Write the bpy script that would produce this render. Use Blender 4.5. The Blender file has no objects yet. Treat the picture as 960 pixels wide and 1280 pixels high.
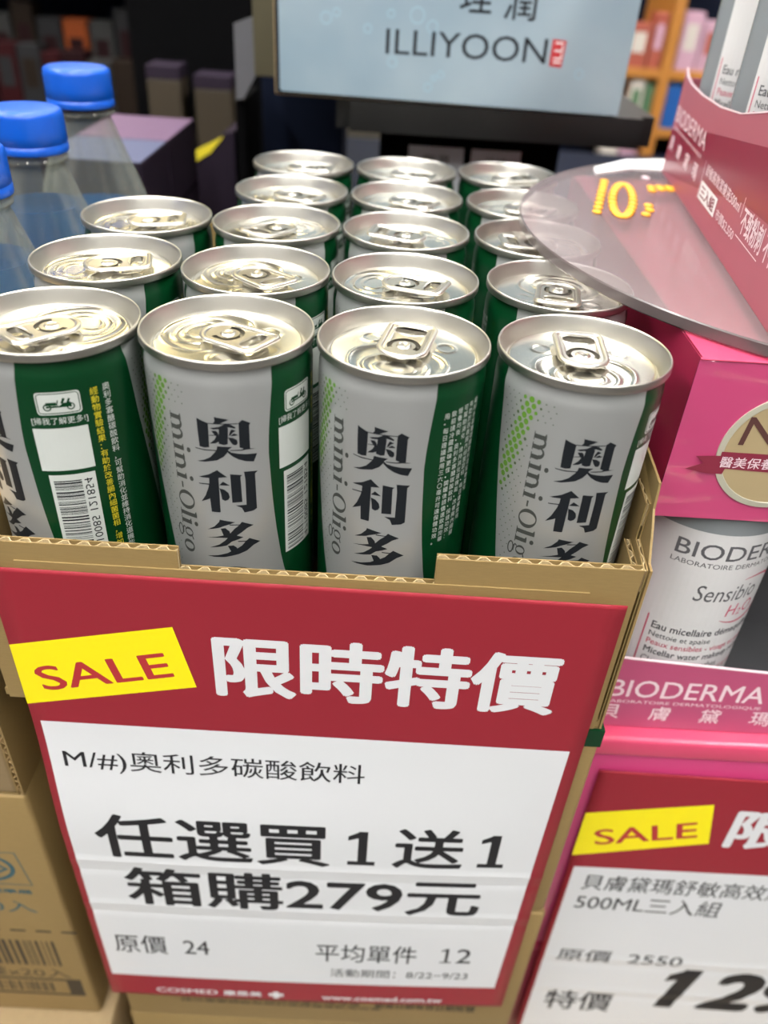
import bpy, bmesh, math, random
from math import sin, cos, pi, radians, hypot, exp, sqrt, atan2
from mathutils import Vector, Matrix

# ------------------------------------------------------------------ camera, light, exposure
# All lengths below are millimetres; origin of the x/y/z frame: rim plane of the front left can.
ZB = 1000.0                                   # the can rims stand 1 m above the floor
def W(x, y, z): return Vector((x / 1000, y / 1000, (z + ZB) / 1000))

scn = bpy.context.scene
cam_d = bpy.data.cameras.new('camera')
cam = bpy.data.objects.new('camera', cam_d)
scn.collection.objects.link(cam)
R3 = Matrix(((0.99822197, -0.05836645, -0.01209348),
             (0.02432061, 0.58405793, -0.81134755),
             (0.05441877, 0.80961083, 0.58443896)))
cam.matrix_world = Matrix.Translation(W(104.032, -231.296, 99.642)) @ R3.to_4x4()
cam_d.sensor_fit = 'VERTICAL'; cam_d.sensor_height = 36.0; cam_d.sensor_width = 27.0
cam_d.lens = 36.0 * 990.5 / 1280
cam_d.clip_start = 0.01; cam_d.clip_end = 50
cam_d.dof.use_dof = True; cam_d.dof.focus_distance = 0.272; cam_d.dof.aperture_fstop = 7.2
scn.camera = cam

wd = bpy.data.worlds.new('world'); scn.world = wd; wd.use_nodes = True
wd.node_tree.nodes['Background'].inputs[0].default_value = (0.9, 0.95, 1, 1)
wd.node_tree.nodes['Background'].inputs[1].default_value = 0.02
scn.view_settings.view_transform = 'Standard'; scn.view_settings.look = 'None'
scn.view_settings.gamma = 1; scn.view_settings.exposure = 0.0
scn.view_settings.use_curve_mapping = False

CEIL = 2750.0                                 # ceiling height above the floor
lamp_rows = [(x, y) for x in (-1350, -150, 1050) for y in (-1900, -700, 500, 1700, 2900, 4100, 5300)]

# ------------------------------------------------------------------ materials
def new_mat(name):
    m = bpy.data.materials.new(name); m.use_nodes = True
    nt = m.node_tree; b = nt.nodes['Principled BSDF']
    return m, nt, b
def N(nt, t, **k):
    n = nt.nodes.new(t)
    for a, v in k.items():
        if a.startswith('_'): n.inputs[int(a[1:])].default_value = v
        else: setattr(n, a, v)
    return n
def plain(name, col, rough=0.5, metal=0.0, noise=0.06, scale=60, bump=0.0, bscale=400, coat=0.0, crough=0.1, spec=0.5):
    m, nt, b = new_mat(name)
    tc = N(nt, 'ShaderNodeTexCoord')
    no = N(nt, 'ShaderNodeTexNoise'); no.inputs['Scale'].default_value = scale; no.inputs['Detail'].default_value = 4
    nt.links.new(tc.outputs['Object'], no.inputs['Vector'])
    mx = N(nt, 'ShaderNodeMix', data_type='RGBA')
    lo = [max(0, c * (1 - noise)) for c in col[:3]] + [1]; hi = [min(1, c * (1 + noise)) for c in col[:3]] + [1]
    mx.inputs[6].default_value = lo; mx.inputs[7].default_value = hi
    nt.links.new(no.outputs['Fac'], mx.inputs[0]); nt.links.new(mx.outputs[2], b.inputs['Base Color'])
    b.inputs['Roughness'].default_value = rough; b.inputs['Metallic'].default_value = metal
    b.inputs['Coat Weight'].default_value = coat; b.inputs['Coat Roughness'].default_value = crough
    b.inputs['Specular IOR Level'].default_value = spec
    if bump:
        n2 = N(nt, 'ShaderNodeTexNoise'); n2.inputs['Scale'].default_value = bscale; n2.inputs['Detail'].default_value = 5
        nt.links.new(tc.outputs['Object'], n2.inputs['Vector'])
        bp = N(nt, 'ShaderNodeBump'); bp.inputs['Strength'].default_value = bump; bp.inputs['Distance'].default_value = 0.0005
        nt.links.new(n2.outputs['Fac'], bp.inputs['Height']); nt.links.new(bp.outputs['Normal'], b.inputs['Normal'])
    return m
M = {}
M['can_white'] = plain('can_white_lacquer', (0.47, 0.485, 0.48), 0.32, 0.6, 0.02, coat=0.2, crough=0.15)
M['can_green'] = plain('can_green_lacquer', (0.0012, 0.042, 0.012), 0.3, 0.2, 0.05, coat=0.2, crough=0.15, spec=0.3)
M['alu'] = plain('brushed_aluminium', (0.76, 0.745, 0.68), 0.21, 1.0, 0.02, 90)
M['alu_rim'] = plain('rim_aluminium', (0.58, 0.565, 0.52), 0.34, 1.0, 0.03, 90)
M['alu_tab'] = plain('tab_aluminium', (0.60, 0.575, 0.52), 0.30, 1.0, 0.05, 120)
M['ink'] = plain('black_ink', (0.012, 0.014, 0.017), 0.38, spec=0.15)
M['ink_grey'] = plain('grey_ink', (0.045, 0.05, 0.045), 0.45)
M['ink_dark'] = plain('poster_black_ink', (0.018, 0.018, 0.02), 0.5, spec=0.15)
M['dot_green'] = plain('lime_dots', (0.10, 0.24, 0.02), 0.4)
M['dot_olive'] = plain('olive_dots', (0.055, 0.10, 0.03), 0.4)
M['can_print_white'] = plain('white_can_print', (0.52, 0.55, 0.52), 0.4)
M['can_print_yellow'] = plain('yellow_can_print', (0.62, 0.52, 0.02), 0.4)
M['poster_red'] = plain('poster_red', (0.275, 0.018, 0.030), 0.5, 0, 0.03, 25, coat=0.06, crough=0.25, spec=0.25)
M['poster_white'] = plain('poster_white', (0.66, 0.675, 0.69), 0.45, 0, 0.02, 20, coat=0.25, crough=0.25)
M['poster_yellow'] = plain('poster_yellow', (0.88, 0.76, 0.0), 0.45, 0, 0.02, coat=0.2, crough=0.25)
M['ink_red'] = plain('sale_red_ink', (0.42, 0.025, 0.03), 0.45)
M['blue_cap'] = plain('blue_cap_plastic', (0.0, 0.075, 0.46), 0.35, 0, 0.03)
M['black'] = plain('black_laminate', (0.003, 0.003, 0.0034), 0.8, 0, 0.1, spec=0.02)
M['shelf_black'] = plain('satin_black_shelf', (0.006, 0.006, 0.006), 0.38, 0, 0.1, spec=0.35)
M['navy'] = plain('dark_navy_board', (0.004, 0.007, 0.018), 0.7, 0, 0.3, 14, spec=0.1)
M['sign_blue'] = None
M['white_card'] = plain('white_card', (0.60, 0.62, 0.66), 0.5)
M['white_paper'] = plain('white_paper', (0.8, 0.8, 0.8), 0.5)
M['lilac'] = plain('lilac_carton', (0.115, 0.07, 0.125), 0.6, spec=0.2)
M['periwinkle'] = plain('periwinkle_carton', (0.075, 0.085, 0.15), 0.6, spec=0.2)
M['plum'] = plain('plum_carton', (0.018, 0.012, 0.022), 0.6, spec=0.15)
M['mid_grey'] = plain('mid_grey_plastic', (0.13, 0.13, 0.14), 0.5, spec=0.2)
M['olive'] = plain('olive_carton', (0.10, 0.09, 0.055), 0.6, spec=0.2)
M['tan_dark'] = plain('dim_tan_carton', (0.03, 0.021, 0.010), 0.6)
M['band_rose'] = plain('rose_magenta_band', (0.46, 0.075, 0.17), 0.4, 0, 0.04, coat=0.4, crough=0.15)
M['yellow_label'] = plain('yellow_label', (0.75, 0.62, 0.03), 0.5)
M['pink_top'] = plain('bright_rose_card', (0.62, 0.06, 0.14), 0.38, 0, 0.05, 20, coat=0.4, crough=0.15)
M['magenta'] = plain('magenta_card', (0.50, 0.045, 0.16), 0.35, 0, 0.06, 12, coat=0.7, crough=0.12)
M['crimson'] = plain('crimson_card', (0.25, 0.018, 0.045), 0.4, 0, 0.04, coat=0.3, crough=0.2)
M['side_red'] = plain('shaded_side_card', (0.30, 0.012, 0.05), 0.4, 0, 0.04, coat=0.3, crough=0.2)  # darker red: the shade on the box side is put into the colour
M['rose_light'] = plain('dusty_rose_card', (0.37, 0.095, 0.13), 0.45, 0, 0.04)
M['print_pale'] = plain('pale_print', (0.78, 0.62, 0.66), 0.5)
M['gold'] = plain('gold_medal', (0.55, 0.43, 0.24), 0.38, 0.35)
M['gold_rim'] = plain('gold_medal_rim', (0.55, 0.53, 0.42), 0.4, 0.3)
M['brown_ink'] = plain('brown_ink', (0.09, 0.035, 0.03), 0.5)
M['ribbon'] = plain('ribbon_red', (0.22, 0.02, 0.045), 0.5)
M['label_white'] = plain('bottle_label_white', (0.60, 0.60, 0.60), 0.4, 0, 0.02)
M['label_grey_ink'] = plain('label_grey_ink', (0.10, 0.10, 0.11), 0.5)
M['label_red_ink'] = plain('label_red_ink', (0.48, 0.05, 0.11), 0.5)
M['grey_interior'] = plain('grey_interior', (0.07, 0.07, 0.075), 0.5, 0, 0.2, 30)
M['orange'] = plain('orange_reflection', (0.95, 0.42, 0.02), 0.35)
M['wood_orange'] = plain('orange_wood', (0.42, 0.17, 0.03), 0.5, 0, 0.25, 10)
M['teal_ink'] = plain('carton_teal_ink', (0.03, 0.09, 0.11), 0.6)
M['carton_ink'] = plain('carton_brown_ink', (0.035, 0.026, 0.015), 0.6)
M['bubble'] = plain('bubble_ink', (0.24, 0.38, 0.48), 0.5)

def cardboard(name, col):
    m, nt, b = new_mat(name)
    tc = N(nt, 'ShaderNodeTexCoord'); mp = N(nt, 'ShaderNodeMapping'); mp.inputs['Scale'].default_value = (1, 1, 9)
    no = N(nt, 'ShaderNodeTexNoise'); no.inputs['Scale'].default_value = 260; no.inputs['Detail'].default_value = 6
    n2 = N(nt, 'ShaderNodeTexNoise'); n2.inputs['Scale'].default_value = 18; n2.inputs['Detail'].default_value = 3
    nt.links.new(tc.outputs['Object'], mp.inputs[0]); nt.links.new(mp.outputs[0], no.inputs['Vector'])
    nt.links.new(tc.outputs['Object'], n2.inputs['Vector'])
    ad = N(nt, 'ShaderNodeMath', operation='MULTIPLY_ADD'); ad.inputs[1].default_value = 0.55
    sc = N(nt, 'ShaderNodeMath', operation='MULTIPLY'); sc.inputs[1].default_value = 0.45
    nt.links.new(n2.outputs['Fac'], sc.inputs[0]); nt.links.new(no.outputs['Fac'], ad.inputs[0]); nt.links.new(sc.outputs[0], ad.inputs[2])
    mx = N(nt, 'ShaderNodeMix', data_type='RGBA')
    mx.inputs[6].default_value = [c * 0.78 for c in col] + [1]; mx.inputs[7].default_value = [min(1, c * 1.22) for c in col] + [1]
    nt.links.new(ad.outputs[0], mx.inputs[0]); nt.links.new(mx.outputs[2], b.inputs['Base Color'])
    b.inputs['Roughness'].default_value = 0.62
    bp = N(nt, 'ShaderNodeBump'); bp.inputs['Strength'].default_value = 0.25; bp.inputs['Distance'].default_value = 0.0003
    nt.links.new(ad.outputs[0], bp.inputs['Height']); nt.links.new(bp.outputs['Normal'], b.inputs['Normal'])
    return m
M['card'] = cardboard('kraft_cardboard', (0.26, 0.175, 0.065))
M['card_edge'] = cardboard('kraft_cut_edge', (0.52, 0.40, 0.22))
M['card_dark'] = cardboard('flute_paper', (0.30, 0.20, 0.085))
M['card_tan'] = cardboard('tan_carton', (0.27, 0.19, 0.095))
M['table'] = cardboard('pale_wood_top', (0.45, 0.33, 0.19))

def sign_mat():
    m, nt, b = new_mat('pale_blue_sign_print')
    tc = N(nt, 'ShaderNodeTexCoord'); no = N(nt, 'ShaderNodeTexNoise'); no.inputs['Scale'].default_value = 14; no.inputs['Detail'].default_value = 3
    cr = N(nt, 'ShaderNodeValToRGB'); cr.color_ramp.elements[0].position = 0.3; cr.color_ramp.elements[1].position = 0.75
    cr.color_ramp.elements[0].color = (0.19, 0.265, 0.32, 1); cr.color_ramp.elements[1].color = (0.28, 0.35, 0.39, 1)
    nt.links.new(tc.outputs['Object'], no.inputs['Vector']); nt.links.new(no.outputs['Fac'], cr.inputs[0])
    nt.links.new(cr.outputs[0], b.inputs['Base Color']); b.inputs['Roughness'].default_value = 0.5
    return m
M['sign_blue'] = sign_mat()

def wrinkled(name, col, col2):
    """shrink film over printed card: glossy coat with long soft wrinkles"""
    m, nt, b = new_mat(name)
    tc = N(nt, 'ShaderNodeTexCoord'); mp = N(nt, 'ShaderNodeMapping'); mp.inputs['Scale'].default_value = (14, 14, 42)
    no = N(nt, 'ShaderNodeTexNoise'); no.inputs['Scale'].default_value = 1.0; no.inputs['Detail'].default_value = 2; no.inputs['Distortion'].default_value = 0.6
    nt.links.new(tc.outputs['Object'], mp.inputs[0]); nt.links.new(mp.outputs[0], no.inputs['Vector'])
    mx = N(nt, 'ShaderNodeMix', data_type='RGBA'); mx.inputs[6].default_value = (*col, 1); mx.inputs[7].default_value = (*col2, 1)
    n2 = N(nt, 'ShaderNodeTexNoise'); n2.inputs['Scale'].default_value = 22
    nt.links.new(tc.outputs['Object'], n2.inputs['Vector']); nt.links.new(n2.outputs['Fac'], mx.inputs[0])
    nt.links.new(mx.outputs[2], b.inputs['Base Color'])
    bp = N(nt, 'ShaderNodeBump'); bp.inputs['Strength'].default_value = 1.0; bp.inputs['Distance'].default_value = 0.02
    nt.links.new(no.outputs['Fac'], bp.inputs['Height'])
    nt.links.new(bp.outputs['Normal'], b.inputs['Coat Normal'])
    b.inputs['Roughness'].default_value = 0.5; b.inputs['Coat Weight'].default_value = 1.0; b.inputs['Coat Roughness'].default_value = 0.09
    b.inputs['Coat IOR'].default_value = 1.6
    return m
M['film_magenta'] = wrinkled('film_over_magenta', (0.44, 0.035, 0.14), (0.54, 0.06, 0.17))

def clear(name, ior, tint=(1, 1, 1), rough=0.0):
    m, nt, b = new_mat(name)
    b.inputs['Base Color'].default_value = (*tint, 1); b.inputs['Transmission Weight'].default_value = 0.55
    b.inputs['IOR'].default_value = ior; b.inputs['Roughness'].default_value = rough
    return m
def thin_pet():
    m, nt, b = new_mat('thin_clear_plastic')
    b.inputs['Base Color'].default_value = (0.32, 0.33, 0.29, 1); b.inputs['Roughness'].default_value = 0.06; b.inputs['Specular IOR Level'].default_value = 1.0  # olive-grey base puts the reflections on the clear plastic into its colour
    tr = N(nt, 'ShaderNodeBsdfTransparent'); tr.inputs[0].default_value = (0.88, 0.90, 0.86, 1)
    mx = N(nt, 'ShaderNodeMixShader'); fr = N(nt, 'ShaderNodeLayerWeight'); fr.inputs[0].default_value = 0.35
    mr = N(nt, 'ShaderNodeMapRange'); mr.inputs[3].default_value = 0.12; mr.inputs[4].default_value = 0.8
    nt.links.new(fr.outputs['Facing'], mr.inputs[0]); nt.links.new(mr.outputs[0], mx.inputs[0])
    nt.links.new(tr.outputs[0], mx.inputs[1]); nt.links.new(b.outputs[0], mx.inputs[2]); nt.links.new(mx.outputs[0], nt.nodes['Material Output'].inputs[0])
    return m
M['water_pet'] = thin_pet()
M['water'] = clear('drinking_water', 1.33, (0.01, 0.13, 0.38), 0.05)
M['blue_film'] = plain('dark_blue_label_film', (0.006, 0.07, 0.20), 0.3, 0, 0.5, 60)
def acrylic():
    m, nt, b = new_mat('hazy_acrylic')
    b.inputs['Base Color'].default_value = (0.45, 0.39, 0.40, 1); b.inputs['Roughness'].default_value = 0.12
    tr = N(nt, 'ShaderNodeBsdfTransparent'); tr.inputs[0].default_value = (0.86, 0.84, 0.84, 1)
    mx = N(nt, 'ShaderNodeMixShader')
    tc = N(nt, 'ShaderNodeTexCoord'); no = N(nt, 'ShaderNodeTexNoise'); no.inputs['Scale'].default_value = 20
    nt.links.new(tc.outputs['Object'], no.inputs['Vector'])
    mr = N(nt, 'ShaderNodeMapRange'); mr.inputs[3].default_value = 0.24; mr.inputs[4].default_value = 0.36  # pale diffuse share mixed into the clear plate, varied by noise
    nt.links.new(no.outputs['Fac'], mr.inputs[0]); nt.links.new(mr.outputs[0], mx.inputs[0])
    nt.links.new(tr.outputs[0], mx.inputs[1]); nt.links.new(b.outputs[0], mx.inputs[2])
    nt.links.new(mx.outputs[0], nt.nodes['Material Output'].inputs[0])
    return m
M['acrylic'] = acrylic()
M['rim_shade'] = plain('shaded_acrylic_rim', (0.10, 0.08, 0.08), 0.25, coat=0.3)  # dark ring colour carries the shading of the disc edge
def silver_pet():
    m, nt, b = new_mat('smoky_bottle_plastic')
    b.inputs['Base Color'].default_value = (0.33, 0.36, 0.38, 1); b.inputs['Roughness'].default_value = 0.2
    b.inputs['Transmission Weight'].default_value = 0.35; b.inputs['IOR'].default_value = 1.35
    return m
M['silver_pet'] = silver_pet()
def lamp_mat(nm, col, st):
    m, nt, b = new_mat(nm)
    b.inputs['Base Color'].default_value = (0.9, 0.9, 0.85, 1)
    b.inputs['Emission Color'].default_value = (*col, 1); b.inputs['Emission Strength'].default_value = st
    return m
M['lamp'] = lamp_mat('neutral_diffuser_glow', (1, 0.98, 0.95), 47.0)
M['lamp_dim'] = lamp_mat('dim_diffuser_glow', (1, 0.98, 0.95), 15.0)
M['lamp_warm'] = lamp_mat('warm_diffuser_glow', (1, 0.84, 0.46), 14.0)
M['ceiling'] = plain('ceiling_tiles', (0.22, 0.22, 0.215), 0.9, 0, 0.05, 3)
M['floor'] = plain('grey_floor_tiles', (0.09, 0.085, 0.08), 0.4, 0, 0.15, 4)
M['wall'] = plain('store_wall', (0.16, 0.155, 0.15), 0.9, 0, 0.08, 3)

# ------------------------------------------------------------------ object helpers
COL = scn.collection
def link_mesh(name, me, mat, parent=None, loc=None):
    o = bpy.data.objects.new(name, me)
    if mat is not None:
        for mm in (mat if isinstance(mat, (list, tuple)) else [mat]): me.materials.append(mm)
    COL.objects.link(o)
    if parent is not None: o.parent = parent
    if loc is not None: o.location = loc
    return o
def bm_obj(name, bm, mat, parent=None, loc=None, smooth=False, org=(0, 0, 0)):
    """bm in millimetres, relative to the thing's origin after subtracting org"""
    ox, oy, oz = org
    for v in bm.verts: v.co = Vector(((v.co.x - ox) / 1000, (v.co.y - oy) / 1000, (v.co.z - oz) / 1000))
    me = bpy.data.meshes.new(name); bm.to_mesh(me); bm.free()
    if smooth:
        for p in me.polygons: p.use_smooth = True
        if smooth != 'all': me.set_sharp_from_angle(angle=radians(35))
    return link_mesh(name, me, mat, parent, loc)
def thing(name, label, cat, org, group=None, rz=0.0):
    o = bpy.data.objects.new(name, None); COL.objects.link(o)
    o.empty_display_size = 0.02
    o.location = W(*org); o.rotation_euler = (0, 0, rz)
    o['label'] = label; o['category'] = cat
    if group: o['group'] = group
    return o
def tag(o, label, cat, group=None):
    o['label'] = label; o['category'] = cat
    if group: o['group'] = group
    return o
def bm_box(x0, x1, y0, y1, z0, z1, bev=0.0, seg=2, bm=None):
    bm = bm or bmesh.new()
    r = bmesh.ops.create_cube(bm, size=1)
    for v in r['verts']:
        v.co = Vector((x0 + (v.co.x + .5) * (x1 - x0), y0 + (v.co.y + .5) * (y1 - y0), z0 + (v.co.z + .5) * (z1 - z0)))
    if bev:
        es = list({e for v in r['verts'] for e in v.link_edges})
        bmesh.ops.bevel(bm, geom=es, offset=bev, segments=seg, affect='EDGES', profile=0.5)
    return bm
def bm_lathe(prof, seg=64, cap=False, bm=None, c=(0, 0)):
    bm = bm or bmesh.new(); rings = []
    for r, z in prof:
        if r < 1e-6: rings.append([bm.verts.new((c[0], c[1], z))])
        else: rings.append([bm.verts.new((c[0] + r * cos(2 * pi * k / seg), c[1] + r * sin(2 * pi * k / seg), z)) for k in range(seg)])
    for a, b in zip(rings, rings[1:]):
        for k in range(seg):
            k2 = (k + 1) % seg
            if len(a) == 1 and len(b) == 1: continue
            if len(a) == 1: bm.faces.new((a[0], b[k2], b[k]))
            elif len(b) == 1: bm.faces.new((a[k], a[k2], b[0]))
            else: bm.faces.new((a[k], a[k2], b[k2], b[k]))
    return bm
def bm_prism(pts, y0, y1, bm=None, axis='y'):
    """polygon given in (x,z) pushed from y0 to y1 (or (x,y) pushed in z, or (y,z) pushed in x)"""
    bm = bm or bmesh.new()
    def P(a, b, t):
        return (a, t, b) if axis == 'y' else ((a, b, t) if axis == 'z' else (t, a, b))
    A = [bm.verts.new(P(a, b, y0)) for a, b in pts]; B = [bm.verts.new(P(a, b, y1)) for a, b in pts]
    bm.faces.new(A); bm.faces.new(B[::-1]); n = len(pts)
    for k in range(n): bm.faces.new((A[k], B[k], B[(k + 1) % n], A[(k + 1) % n]))
    bmesh.ops.recalc_face_normals(bm, faces=bm.faces)
    return bm

# ------------------------------------------------------------------ flat print: text, polygons, outlines
_tc = {}
def glyphs(s, off=0.0, res=3):
    key = (s, off, res)
    if key not in _tc:
        c = bpy.data.curves.new('t', 'FONT'); c.body = s; c.offset = off; c.resolution_u = res
        o = bpy.data.objects.new('t', c); m = bpy.data.meshes.new_from_object(o)
        _tc[key] = ([(v.co.x, v.co.y) for v in m.vertices], [tuple(p.vertices) for p in m.polygons])
        bpy.data.objects.remove(o); bpy.data.curves.remove(c); bpy.data.meshes.remove(m)
    return _tc[key]
def bolder(V, F, d):
    """thicker strokes: the glyph laid over itself, shifted"""
    sh = [(d, 0), (-d, 0), (0, d * .7), (0, -d * .7)] if d < 0.015 else [(d * c, d * s_ * .75) for c, s_ in ((1, 0), (.7, .7), (0, 1), (-.7, .7), (-1, 0), (-.7, -.7), (0, -1), (.7, -.7))]
    VV, FF = [], []
    for q, (dx, dy) in enumerate(sh):
        n = len(VV); VV += [(x + dx, y + dy, q * 0.008) for x, y in V]; FF += [tuple(n + i for i in f) for f in F]
    return VV, FF
class Flat:
    def __init__(self): self.v = []; self.f = []
    def add(self, V, F):
        n = len(self.v); h = (len(self.f) % 7) * 0.003; self.v += [(p[0], p[1], p[2] if len(p) > 2 else h) for p in V]; self.f += [tuple(n + i for i in f) for f in F]; return self
    def poly(self, pts): return self.add(list(pts), [tuple(range(len(pts)))])
    def rect(self, x0, y0, x1, y1): return self.poly([(x0, y0), (x1, y0), (x1, y1), (x0, y1)])
    def line(self, pts, w, closed=False):
        n = len(pts); P = []
        for i in range(n):
            a = pts[(i - 1) % n] if (closed or i > 0) else pts[i]; b = pts[(i + 1) % n] if (closed or i < n - 1) else pts[i]
            dx, dy = b[0] - a[0], b[1] - a[1]; l = hypot(dx, dy) or 1
            ww = w[i] if isinstance(w, (list, tuple)) else w
            P.append(((pts[i][0] - dy / l * ww / 2, pts[i][1] + dx / l * ww / 2), (pts[i][0] + dy / l * ww / 2, pts[i][1] - dx / l * ww / 2)))
        m = n if closed else n - 1
        for i in range(m):
            a, b = P[i], P[(i + 1) % n]; self.poly([a[0], a[1], b[1], b[0]])
        return self
    def disc(self, x, y, rx, ry=None, n=8, rot=0):
        ry = ry or rx
        return self.poly([(x + rx * cos(2 * pi * k / n) * cos(rot) - ry * sin(2 * pi * k / n) * sin(rot),
                           y + rx * cos(2 * pi * k / n) * sin(rot) + ry * sin(2 * pi * k / n) * cos(rot)) for k in range(n)])
    def text(self, s, x0, y0, x1, y1, off=0.0, shear=0.0, rot=0.0, res=3):
        """fit the ink box of s into the rectangle; y up"""
        V, F = glyphs(s, 0.0, res)
        if off > 0: V, F = bolder(V, F, off)
        a = min(p[0] for p in V); b = max(p[0] for p in V); c = min(p[1] for p in V); d = max(p[1] for p in V)
        W_, H_ = x1 - x0, y1 - y0; out = []
        for p in V:
            x, y = p[0], p[1]
            u, w = (x - a) / (b - a) * W_, (y - c) / (d - c) * H_
            u += shear * w
            out.append((x0 + u * cos(rot) - w * sin(rot), y0 + u * sin(rot) + w * cos(rot), p[2] if len(p) > 2 else 0.0))
        return self.add(out, F)
    def em(self, s, x, y, sx, sy, off=0.0, res=2):
        V, F = glyphs(s, 0.0, res)
        return self.add([(x + p[0] * sx, y + p[1] * sy) for p in V], F)
    def column(self, s, x, ytop, step, size, off=0.0):
        """characters stacked downwards"""
        for k, ch in enumerate(s):
            if ch != ' ': self.em(ch, x, ytop - step * k - 0.85 * size, size, size, off)
        return self
def figure_one(F, x0, y0, x1, y1, w, sh=0.0, foot=True):
    """a figure 1 with flag and foot, as on the posters"""
    W_, H_ = x1 - x0, y1 - y0; cx = x0 + W_ * .53; f = w * .75
    flag = [(x0, y1 - H_ * .14), (x0, y1 - H_ * .14 - f), (cx + w / 2, y1 - f), (cx + w / 2, y1), (cx - w * .3, y1)]
    for P in [[(cx - w / 2, y0), (cx + w / 2, y0), (cx + w / 2, y1), (cx - w / 2, y1)], flag] + ([[(x0, y0), (x1, y0), (x1, y0 + f), (x0, y0 + f)]] if foot else []):
        F.poly([(a + sh * (b - y0), b) for a, b in P])
    return F
def slice_bm(F, dx=None, dy=None):
    bm = bmesh.new(); vs = [bm.verts.new(p) for p in F.v]
    for f in F.f:
        try: bm.faces.new([vs[i] for i in f])
        except ValueError: pass
    bmesh.ops.triangulate(bm, faces=[f for f in bm.faces if len(f.verts) > 4])
    for ax, st in ((0, dx), (1, dy)):
        if not st: continue
        cs = [v.co[ax] for v in bm.verts]
        k = math.floor(min(cs) / st) + 1
        while k * st < max(cs):
            co = Vector((0, 0, 0)); co[ax] = k * st; no = Vector((0, 0, 0)); no[ax] = 1
            bmesh.ops.bisect_plane(bm, geom=bm.verts[:] + bm.edges[:] + bm.faces[:], plane_co=co, plane_no=no, dist=1e-5)
            k += 1
    return bm
def put_print(F, fn, name, mat, parent, dx=None, dy=None, org=(0, 0, 0)):
    bm = slice_bm(F, dx, dy)
    for v in bm.verts:
        x, y, h = v.co; P = Vector(fn(x, y))
        if h:                                      # overlapping strokes lie a few microns above one another
            n_ = (Vector(fn(x + .01, y)) - P).cross(Vector(fn(x, y + .01)) - P); n_.normalize(); P += n_ * h
        v.co = P
    return bm_obj(name, bm, mat, parent, org=org)

# ------------------------------------------------------------------ the room (off camera, but it lights and mirrors)
def structure(name, bm, mat, label):
    for v in bm.verts: v.co = W(v.co.x, v.co.y, v.co.z)
    me = bpy.data.meshes.new(name); bm.to_mesh(me); bm.free()
    o = link_mesh(name, me, mat); o['kind'] = 'structure'; o['label'] = label
    return o
RX0, RX1, RY0, RY1 = -2400, 2400, -2700, 6200
zf, zc = -ZB, CEIL - ZB
structure('floor', bm_box(RX0, RX1, RY0, RY1, zf - 60, zf), M['floor'], 'grey shop floor under the display tables')
structure('ceiling', bm_box(RX0, RX1, RY0, RY1, zc, zc + 60), M['ceiling'], 'pale shop ceiling over the display')
structure('wall_left', bm_box(RX0 - 60, RX0, RY0, RY1, zf, zc), M['wall'], 'shop wall to the left of the display')
structure('wall_right', bm_box(RX1, RX1 + 60, RY0, RY1, zf, zc), M['wall'], 'shop wall to the right of the display')
structure('wall_back', bm_box(RX0, RX1, RY1, RY1 + 60, zf, zc), M['wall'], 'shop wall behind the far shelves')
structure('wall_front', bm_box(RX0, RX1, RY0 - 60, RY0, zf, zc), M['wall'], 'shop wall behind the photographer')
for i, (lx, ly) in enumerate(lamp_rows):
    t = thing('ceiling_light', 'slim ceiling light, %s row, %s from the front wall' % ({-1350: 'left', -150: 'middle', 1050: 'right'}[lx], {-1900: 'first', -700: 'second', 500: 'third', 1700: 'fourth', 2900: 'fifth', 4100: 'sixth', 5300: 'seventh'}[ly]), 'ceiling light', (lx, ly, zc - 40), 'ceiling light fixtures')
    bm_obj('housing', bm_box(-110, 110, -560, 560, 8, 40), M['white_card'], t)
    bm_obj('diffuser', bm_box(-90, 90, -545, 545, 0, 8), M['lamp' if ly < 1000 else ('lamp_warm' if lx < 0 else 'lamp_dim')], t)

# ------------------------------------------------------------------ display table
t = thing('display_table', 'pale wooden display table carrying the stacked cartons', 'table', (60, 100, -ZB))
bm_obj('tabletop', bm_box(-460, 420, -190, 480, 435, 459, 4), M['table'], t)
for sx in (-1, 1):
    for sy in (0, 1):
        x = -20 + sx * 400; y = -160 + sy * 610
        bm_obj('leg', bm_box(x - 25, x + 25, y - 25, y + 25, 0, 435, 3), M['table'], t)
TZ = -541.0        # z of the table top

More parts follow.
